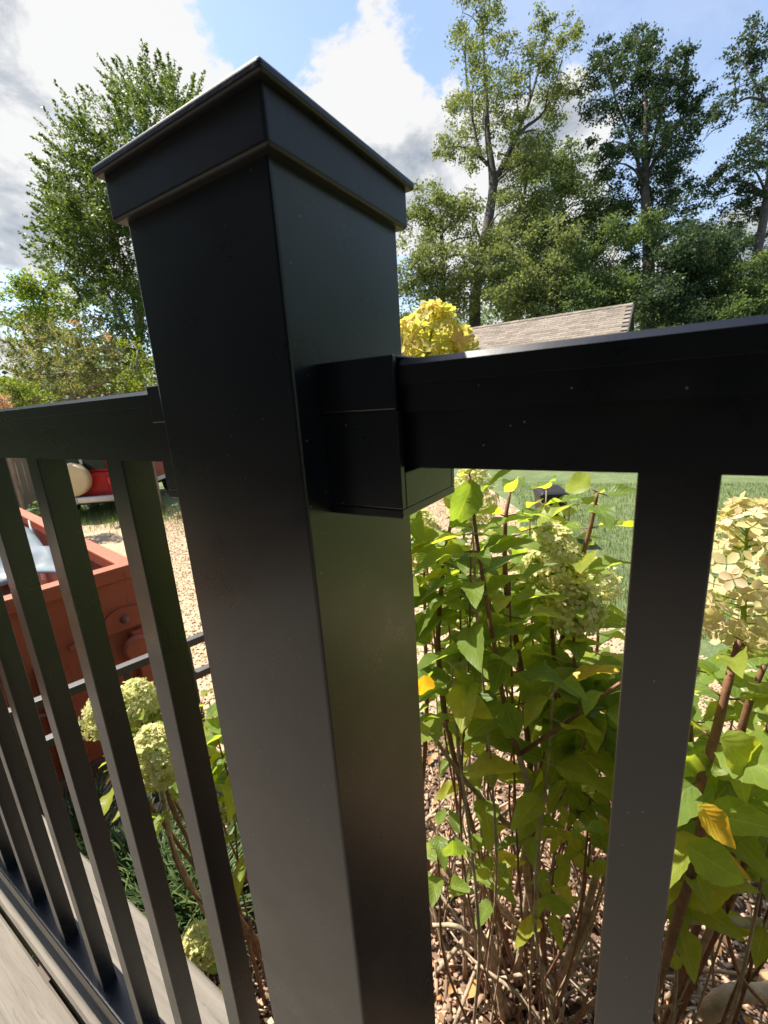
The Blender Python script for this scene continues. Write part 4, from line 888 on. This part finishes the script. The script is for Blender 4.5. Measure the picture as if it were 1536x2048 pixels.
stem(HB, px([(1345, 1838, .95), (1420, 1840, .97), (1500, 1846, .99), (1600, 1850, 1.05)]), .009, .011, mat=M_CANE)
stem(HB, px([(1470, 1700, .85), (1420, 1860, 1.0), (1370, 1960, 1.15), (1320, 2060, 1.3)]), .005, .010, mat=M_CANE)
stem(HB, px([(1440, 1760, .9), (1455, 1870, 1.0), (1480, 1950, 1.1), (1530, 2010, 1.2)]), .003, .006, mat=M_STEM)
lg = empty('fallen_branch', tuple(at(1420, 2040, 1.35)*[1, 1, 0] + [0, 0, 0.01])); tag(lg, 'thick pale broken branch lying in the lower right corner', 'branch')
path = smooth_path([p - np.array(lg.location) for p in px([(1395, 2080, 1.25), (1415, 2030, 1.25), (1450, 1993, 1.25), (1500, 1985, 1.27), (1560, 1990, 1.3), (1620, 2010, 1.35)])], 5)
MB().tube(path, [.024, .023, .022, .024, .021, .023]*4 + [.022]*2 if len(path) == 26 else [.022]*len(path), 10).build('branch_wood', simple('pale_stripped_wood', (0.50, 0.35, 0.23), .85, var=.35, scale=14, bmp=.9, bscale=50, bdist=.006), lg, smooth=True)
# left of the post: two smaller hydrangeas between the deck and the dumpster
HE = hydrangea((-0.95, 0.55), 'hydrangea left of the post, round pale heads in front of the dumpster')
HF = hydrangea((-0.62, 0.42), 'low hydrangea seen between the last balusters and the post')
bE, bF = np.array(HE.location), np.array(HF.location)
for root, b, u, v, d, r, h, n in [(HE, bE, 218, 1425, 1.25, .066, .13, 150), (HE, bE, 272, 1405, 1.35, .068, .13, 150), (HE, bE, 340, 1405, 1.4, .06, .11, 110), (HE, bE, 318, 1512, 1.12, .066, .16, 190), (HF, bF, 398, 1888, 1.15, .05, .09, 90), (HF, bF, 478, 1600, 1.3, .05, .09, 90)]:
    c = at(u, v, d); flower_head(root, c, r, h, n, M_PETAL, .0135, (random.uniform(-.15, .15), random.uniform(-.15, .15), 1))
    stem(root, [c-[0, 0, h*.5], c+np.array([.0, .01, -.22]), (c+b)*.5, jit(b)], .003, .008, .04, .17, .085, .06)
shoots(HE, bE, 4, (255, 330), (1425, 1470), (1.2, 1.4), .10, .2)
shoots(HF, bF, 6, (395, 480), (1370, 1500), (1.1, 1.45), .10, .35)
stem(HE, px([(320, 1560, 1.12), (335, 1640, 1.25), (362, 1730, 1.45)]) + [jit(bE)], .005, .008, mat=M_CANE)

# ------------------------------------------------------------------ trees
TLEAF_V = [(0, 0, 0), (-.36, .42, .06), (0, 1, -.04), (.36, .42, .06)]
TLEAF_F = [(0, 3, 2, 1)]
TREE_K = 5.2
def foliage(clumps, leaf, dens, spray=0.0, squash=0.8, sprigs=14, sig=.19):
    """clumps: (centre, radius); each is a cluster of sprigs of leaves with gaps between"""
    P, Nn, T, S = [], [], [], []
    for c, r in clumps:
        ns = max(5, int(sprigs*random.uniform(.8, 1.2))); nl = max(8, int(TREE_K*dens*r*r/(leaf*leaf)/ns))
        d = rand_dirs(ns); rad = r*rng.uniform(.35, 1.0, ns)**0.6; sc = c + d*rad[:, None]*[1, 1, squash]
        for k in range(ns):
            if spray:
                dr = d[k] + np.array([0, 0, .55]); dr /= np.linalg.norm(dr); t = rng.uniform(-.5, 1, nl)
                p = sc[k] + dr[None]*(t*spray*r)[:, None] + rng.normal(0, .10*r, (nl, 3))*(1.05-np.clip(t, 0, 1))[:, None]; dirs = dr[None] + rand_dirs(nl)*.9
            else:
                p = sc[k] + rng.normal(0, sig*r, (nl, 3))*[1, 1, .65]; dirs = rand_dirs(nl) + [0, 0, -.2]
            P.append(p); T.append(dirs); Nn.append(rand_dirs(nl)*.9 + [0, 0, .8]); S.append(leaf*rng.uniform(.6, 1.3, nl))
    P, Nn, T, S = map(np.concatenate, (P, Nn, T, S))
    return scatter(TLEAF_V, TLEAF_F, P, frames(Nn, T), S)
def tree(label, depth, trunk, clumps, leafmat, barkmat=None, leaf=.2, dens=5.0, spread=None, spray=0.0, limbs=(), twigs=True, squash=.85, name='tree', group=None, sprigs=14, bloom=None, leafy=1.0):
    """trunk: (u, v, radius) from the top down; clumps: (u, v, r in px); limbs: lists of (u, v, radius)"""
    m2 = depth/F_PX
    tp = [at(u, v, depth) for u, v, _ in trunk]; foot = tp[-1].copy(); foot[2] = 0.0
    r = empty(name, tuple(foot)); tag(r, label, 'tree', group); off = np.array(foot)
    path = tp if tp[-1][2] < 0.3 else tp + [foot]; rads = [x[2] for x in trunk]; rads = rads if len(rads) == len(path) else rads + [rads[-1]*1.15]
    sp = smooth_path(path, 4); rr = np.interp(np.linspace(0, 1, len(sp)), np.linspace(0, 1, len(path)), rads)
    wood = MB().tube([p-off for p in sp], list(rr), 9)
    nodes = list(zip(sp, rr))
    for lb in limbs:
        lp = [at(u, v, depth + (random.uniform(-1, 1) if i == 0 else 0)) for i, (u, v, _) in enumerate(lb)]; ls = smooth_path(lp, 4)
        lr = np.interp(np.linspace(0, 1, len(ls)), np.linspace(0, 1, len(lp)), [x[2] for x in lb]); wood.tube([p-off for p in ls], list(lr), 7); nodes += list(zip(ls, lr))
    dd = spread if spread is not None else 2.0
    cl = [(at(u, v, depth + random.uniform(-dd, dd)), rp*m2*1.32) for u, v, rp in clumps]
    for c, rad in cl:
        if not twigs: break
        best = min(nodes, key=lambda q: np.linalg.norm(q[0]-c) + max(0, q[0][2]-c[2])*1.5 + (0 if q[0][2] < c[2] else .5)); q, qr = best
        mid = (q+c)/2 + np.array([0, 0, .12*np.linalg.norm(c-q)]); b0 = min(qr*.7, .05+.012*np.linalg.norm(c-q))
        wood.tube([p-off for p in smooth_path([c, mid, q], 3)], list(np.linspace(.015, b0, 7)), 5)
        for _ in range(3):
            e = c + rand_dirs(1)[0]*rad*.9; wood.tube([c-off, (c+e)/2-off+[0, 0, .05*rad], e-off], [.014, .01, .004], 4, False)
    wood.build('trunk', barkmat or M_BARK, r, smooth=True)
    V, Fc = foliage(cl, leaf*.68, dens*leafy, spray, squash, sprigs); o = new_obj('crown', np_mesh('crown', V-off, Fc, leafmat), r); tag(o, kind='stuff')
    if bloom:
        V, Fc = foliage([(at(u, v, depth-1), rp*m2) for u, v, rp in bloom[1]], leaf*.8, 4, 0, 1.2, 5); o = new_obj('blossom', np_mesh('blossom', V-off, Fc, bloom[0]), r); tag(o, kind='stuff')
    return r
def fill(u0, u1, v0, v1, n, r0, r1): return [(random.uniform(u0, u1), random.uniform(v0, v1), random.uniform(r0, r1)) for _ in range(n)]
GR = 'tall trees beyond the outbuilding'
# the airy tall tree right of the post
tree('tall airy olive-green tree with a forked trunk right of the post', 26, [(965, 60, .05), (972, 180, .12), (975, 270, .17), (986, 370, .26), (972, 470, .30), (950, 600, .34)],
     [(925, 25, 30), (965, 15, 28), (985, 40, 22), (950, 70, 28), (925, 100, 24), (975, 110, 30), (1010, 80, 20), (1095, 40, 22), (1080, 85, 26), (1145, 55, 20), (1130, 100, 26), (1060, 130, 30), (1105, 150, 28), (1140, 160, 24),
      (945, 170, 34), (990, 180, 30), (1030, 190, 34), (1080, 205, 34), (1125, 215, 28), (925, 220, 30), (965, 250, 34), (1010, 255, 26), (900, 290, 26), (930, 300, 26), (1050, 260, 26), (1090, 265, 24), (1020, 310, 22), (960, 320, 24), (1045, 330, 24), (890, 295, 18), (1010, 420, 26), (1000, 480, 30), (930, 420, 26), (1080, 320, 22)],
     M_T_OLIVE, leaf=.21, dens=2.5, spread=2.4, limbs=[[(1095, 70, .03), (1060, 200, .09), (1020, 300, .15), (986, 370, .2)], [(1125, 120, .03), (1090, 220, .07), (1045, 260, .1), (1018, 305, .14)], [(930, 60, .03), (935, 180, .06), (958, 300, .09), (976, 330, .12)]], sprigs=10, group=GR)
tree('slim twisting tree just right of the forked one', 27, [(1065, 300, .04), (1045, 400, .08), (1018, 480, .12), (1012, 600, .15), (1012, 640, .17)],
     fill(1010, 1110, 300, 560, 15, 26, 40), M_T_OLIVE, leaf=.2, dens=2.6, spread=2, group=GR)
tree('broad mid-green tree behind the roof ridge', 30, [(1115, 350, .08), (1125, 450, .18), (1120, 560, .25), (1118, 640, .28)],
     [(1110, 320, 36), (1090, 370, 44), (1150, 350, 36), (1170, 400, 42), (1130, 420, 46), (1080, 450, 46), (1180, 470, 46), (1130, 500, 48), (1090, 540, 50), (1170, 560, 50), (1220, 500, 40), (1210, 580, 44), (1130, 590, 46), (1230, 440, 34)], M_T_MID, leaf=.24, dens=4.0, spread=2.5, group=GR)
tree('big dark-leaved oak, tallest left of the right edge', 25, [(1290, 150, .05), (1292, 250, .13), (1290, 380, .22), (1297, 500, .30), (1295, 640, .36)],
     [(1275, 75, 24), (1295, 85, 26), (1265, 110, 28), (1205, 95, 18), (1215, 120, 22), (1190, 150, 26), (1235, 150, 26), (1305, 140, 36), (1350, 125, 24), (1365, 150, 22), (1280, 180, 36), (1335, 180, 30), (1185, 200, 28), (1225, 215, 28), (1265, 235, 34), (1310, 230, 34), (1345, 225, 24),
      (1395, 205, 24), (1400, 230, 22), (1375, 240, 22), (1355, 270, 28), (1195, 290, 18), (1235, 290, 22), (1290, 280, 32), (1330, 310, 34), (1370, 320, 26), (1250, 330, 28), (1215, 330, 26), (1300, 350, 36), (1350, 370, 34), (1265, 390, 32), (1320, 410, 34), (1375, 400, 24), (1240, 430, 30), (1295, 450, 30), (1345, 455, 30), (1385, 460, 24), (1270, 500, 26), (1335, 510, 26), (1380, 520, 24), (1250, 540, 24)],
     M_T_DARK, leaf=.22, dens=3.6, spread=2.2, limbs=[[(1385, 215, .03), (1340, 270, .08), (1300, 340, .12), (1291, 390, .16)], [(1205, 110, .02), (1235, 210, .05), (1270, 300, .1), (1291, 400, .14)], [(1350, 150, .03), (1320, 230, .06), (1296, 330, .1)]], sprigs=10, group=GR)
tree('dark tree at the right edge with a long bare crooked branch', 23, [(1560, 180, .06), (1545, 300, .13), (1530, 420, .19), (1512, 520, .22), (1500, 600, .25)],
     [(1505, 60, 22), (1520, 90, 26), (1480, 95, 20), (1540, 130, 26), (1500, 130, 22), (1465, 130, 14), (1525, 180, 24), (1480, 170, 16), (1560, 200, 40), (1445, 200, 18), (1440, 225, 20), (1425, 245, 14), (1530, 250, 32), (1505, 290, 28), (1550, 310, 40), (1490, 330, 28), (1455, 330, 22), (1440, 365, 24), (1475, 385, 28), (1520, 380, 32), (1430, 400, 18),
      (1490, 430, 28), (1540, 440, 34), (1455, 430, 22), (1500, 490, 26), (1550, 510, 30), (1460, 480, 20), (1480, 540, 24)],
     M_T_DARK, leaf=.2, dens=2.6, spread=1.8, limbs=[[(1400, 290, .01), (1425, 262, .025), (1448, 250, .035), (1465, 215, .045), (1500, 195, .06), (1545, 210, .08)], [(1470, 100, .02), (1500, 150, .04), (1540, 215, .07)]], sprigs=9, group=GR)
tree('pale grey-green tree touching the post on its right', 24, [(880, 420, .06), (885, 520, .15), (885, 640, .2)],
     [(850, 400, 30), (880, 420, 34), (910, 400, 28), (840, 450, 34), (890, 470, 40), (920, 440, 30), (850, 510, 40), (900, 530, 42), (830, 560, 40), (870, 590, 46), (930, 580, 40), (820, 620, 46), (950, 530, 30), (960, 480, 26), (900, 630, 40), (975, 560, 28)], M_T_OLIVE, leaf=.2, dens=3.2, spread=2.4, group=GR)
tree('green understorey tree left of the oak trunk', 22, [(1215, 540, .05), (1220, 600, .1), (1220, 650, .12)],
     fill(1150, 1275, 455, 640, 18, 26, 42), M_T_MID, leaf=.2, dens=3.6, spread=1.6, group=GR)
tree('understorey tree between the forked trunk and the roof', 22, [(1070, 560, .05), (1075, 640, .1)], fill(985, 1120, 470, 650, 16, 24, 42), M_T_OLIVE, leaf=.2, dens=3.2, spread=1.6, group=GR)
tree('shaded bushy tree right of the oak trunk above the rail', 21, [(1380, 560, .05), (1385, 640, .1)], fill(1310, 1440, 490, 680, 19, 26, 44), M_T_DARK, leaf=.18, dens=4.2, spread=1.6, group=GR)
tree('bright green bushy tree above the right end of the rail', 20, [(1500, 580, .05), (1502, 650, .1)], fill(1420, 1570, 530, 670, 17, 24, 42), M_T_MID, leaf=.17, dens=4.4, spread=1.4, group=GR)
# woods behind, reading as one mass
wc = []
for _ in range(95):
    u = random.uniform(760, 1640); top = 610 + 45*math.sin(u*.017) + 45*math.sin(u*.041+1) - (90 if random.random() < .12 else 0)
    wc.append((at(u, random.uniform(top, 720), random.uniform(34, 42)), random.uniform(1.0, 2.1)))
wc += [(at(random.uniform(-120, 420), random.uniform(690, 830), random.uniform(26, 34)), random.uniform(1.1, 2.0)) for _ in range(36)]
for a0, a1, n_ in ((-15, 66, 110), (174, 215, 70)):          # unseen clumps added on both sides to darken reflections in post and rail
    for _ in range(n_):
        a = R(random.uniform(a0, a1)); d_ = random.uniform(20, 27); wc.append((np.array([math.cos(a)*d_, math.sin(a)*d_, random.uniform(.6, 12)]), random.uniform(1.8, 2.8)))
V, Fc = foliage(wc, .30, 1.9, 0, 1.0, 16, .42); wm = new_obj('woods', np_mesh('woods', V, Fc, M_T_MID)); tag(wm, 'far woodland filling the gaps behind the trees, with unseen clumps added at the sides', 'woods', kind='stuff')
# left side
GL = 'trees and shrubs beyond the driveway'
tree('feathery crape myrtle with upright sprays, left of the post', 13, [(290, 330, .03), (285, 480, .06), (280, 640, .09), (275, 800, .11)],
     [(290, 190, 34), (330, 205, 34), (265, 205, 30), (235, 230, 32), (355, 240, 44), (300, 260, 46), (200, 270, 34), (245, 290, 44), (150, 300, 30), (185, 330, 38), (130, 340, 24), (230, 360, 46), (290, 330, 46), (160, 390, 36), (120, 410, 26), (200, 420, 44), (250, 440, 46), (130, 460, 30), (165, 490, 38), (300, 440, 50),
      (215, 510, 44), (260, 540, 46), (165, 545, 30), (300, 580, 44), (230, 600, 40), (280, 650, 40), (330, 640, 50), (265, 700, 36), (300, 730, 36), (340, 400, 60), (350, 520, 60), (105, 440, 26), (100, 500, 24), (130, 530, 30), (190, 460, 46), (200, 570, 40), (150, 440, 36), (100, 380, 20), (170, 260, 22)],
     M_T_MYRTLE, M_BARK_L, leaf=.10, dens=4.0, spread=1.5, spray=.95, sprigs=16, group=GL,
     limbs=[[(150, 320, .01), (210, 440, .03), (262, 580, .05), (278, 700, .07)], [(215, 240, .01), (255, 380, .03), (282, 520, .05)], [(130, 450, .01), (200, 560, .03), (270, 680, .05)]])
tree('yellow-green tree at the far left edge', 17, [(75, 640, .05), (78, 720, .1), (80, 810, .12)],
     [(60, 580, 30), (95, 570, 30), (40, 610, 26), (85, 610, 36), (125, 600, 32), (60, 650, 36), (110, 650, 36), (30, 660, 30), (150, 630, 28)], M_T_BRIGHT, leaf=.14, dens=3.0, spread=1.2, group=GL)
tree('fading crape myrtle shrub with pinkish tips above the left rail', 11, [(130, 690, .02), (140, 760, .04), (150, 830, .05)],
     [(60, 680, 34), (30, 720, 32), (100, 670, 34), (150, 690, 38), (190, 680, 30), (215, 700, 28), (70, 740, 40), (130, 745, 44), (190, 745, 42), (240, 740, 34), (20, 770, 34), (100, 790, 40), (170, 795, 40), (235, 790, 34), (285, 775, 30), (50, 800, 34)],
     M_T_PINK, M_BARK_L, leaf=.075, dens=2.6, spread=.9, spray=.6, sprigs=14, group=GL, bloom=(M_T_BLOOM, [(150, 645, 5), (215, 672, 5)]))
tree('bright lime shrub showing low above the left rail', 8.5, [(45, 800, .02), (50, 850, .03)], [(25, 780, 20), (60, 785, 22), (40, 800, 24), (85, 800, 18), (10, 800, 20), (60, 815, 22)], M_T_BRIGHT, M_BARK_L, leaf=.06, dens=3.0, spread=.4, group=GL)
tree('small green sapling beside the post on its left', 9.5, [(275, 700, .015), (278, 780, .03)], [(260, 690, 20), (290, 720, 22), (262, 735, 20), (295, 765, 20), (275, 760, 22), (250, 760, 18)], M_T_BRIGHT, M_BARK_L, leaf=.075, dens=1.5, spread=.4, group=GL)
tree('orange-tipped low shrub at the far left above the rail', 8.0, [(2, 800, .02), (2, 850, .03)], [(5, 800, 13), (-12, 808, 14), (14, 808, 10)], M_T_BLOOM, M_BARK_L, leaf=.045, dens=3.0, spread=.25, group=GL)

# ------------------------------------------------------------------ unseen dark wall behind the camera, added for the glossy post to mirror
def unseen_house():
    r = empty('unseen_house', (0, -2.62, 0)); tag(r, 'unseen dark sided wall added behind the deck, mirrored in the post', 'unseen_house')
    MB().box(-5.0, 7.0, -0.5, -0.03, 0.0, 6.2).build('wall', simple('house_wall_paint', (0.05, 0.05, 0.055), .7), r)
    sid = simple('house_siding', (0.05, 0.052, 0.058), .65); bm = MB().prism([(-0.028, 0.0), (0.0, 0.0), (-0.016, 0.19), (-0.028, 0.19)], -5.0, 7.0); first = None
    for i in range(32):
        if first is None: o = bm.build('siding_board', sid, r); first = o
        else: o = first.copy(); col.objects.link(o); o.parent = r
        o.location = (0, 0, 0.05 + i*0.19)
    MB().box(-5.3, 7.3, -0.6, 0.45, 6.2, 6.36).build('eave', M_TRIM, r)
    d = MB().box(-0.9, 0.9, 0.001, 0.05, 1.32, 3.4).build('door', M_TRIM, r, 0.01)
    for x in (-0.82, 0.04): MB().box(x, x+0.78, 0.051, 0.06, 1.45, 3.3).build('pane', M_GLASS, d)
unseen_house()
HG = hydrangea((1.15, 0.85), 'unseen hydrangea added farther along the deck, beyond the right edge'); bG = np.array(HG.location)
HH = hydrangea((1.95, 0.95), 'unseen hydrangea added farthest along the deck, beyond the right edge'); bH = np.array(HH.location)
for root, b in ((HG, bG), (HH, bH)):  # both shrubs are out of view, added as greenery for the post to reflect
    for i in range(12):
        a = random.uniform(0, 6.28); tip = b + np.array([math.cos(a)*random.uniform(.1, .5), math.sin(a)*random.uniform(.1, .45), random.uniform(1.3, 1.95)])
        stem(root, [tip, tip*.7+b*.3+np.array([0, 0, .1]), b*.7+tip*.3, jit(b)], .003, .009, .0, .6, .105, .06, smooth_n=4)
        if i < 5: flower_head(root, tip+[0, 0, .06], .06, .15, 80, M_PETAL, .015)
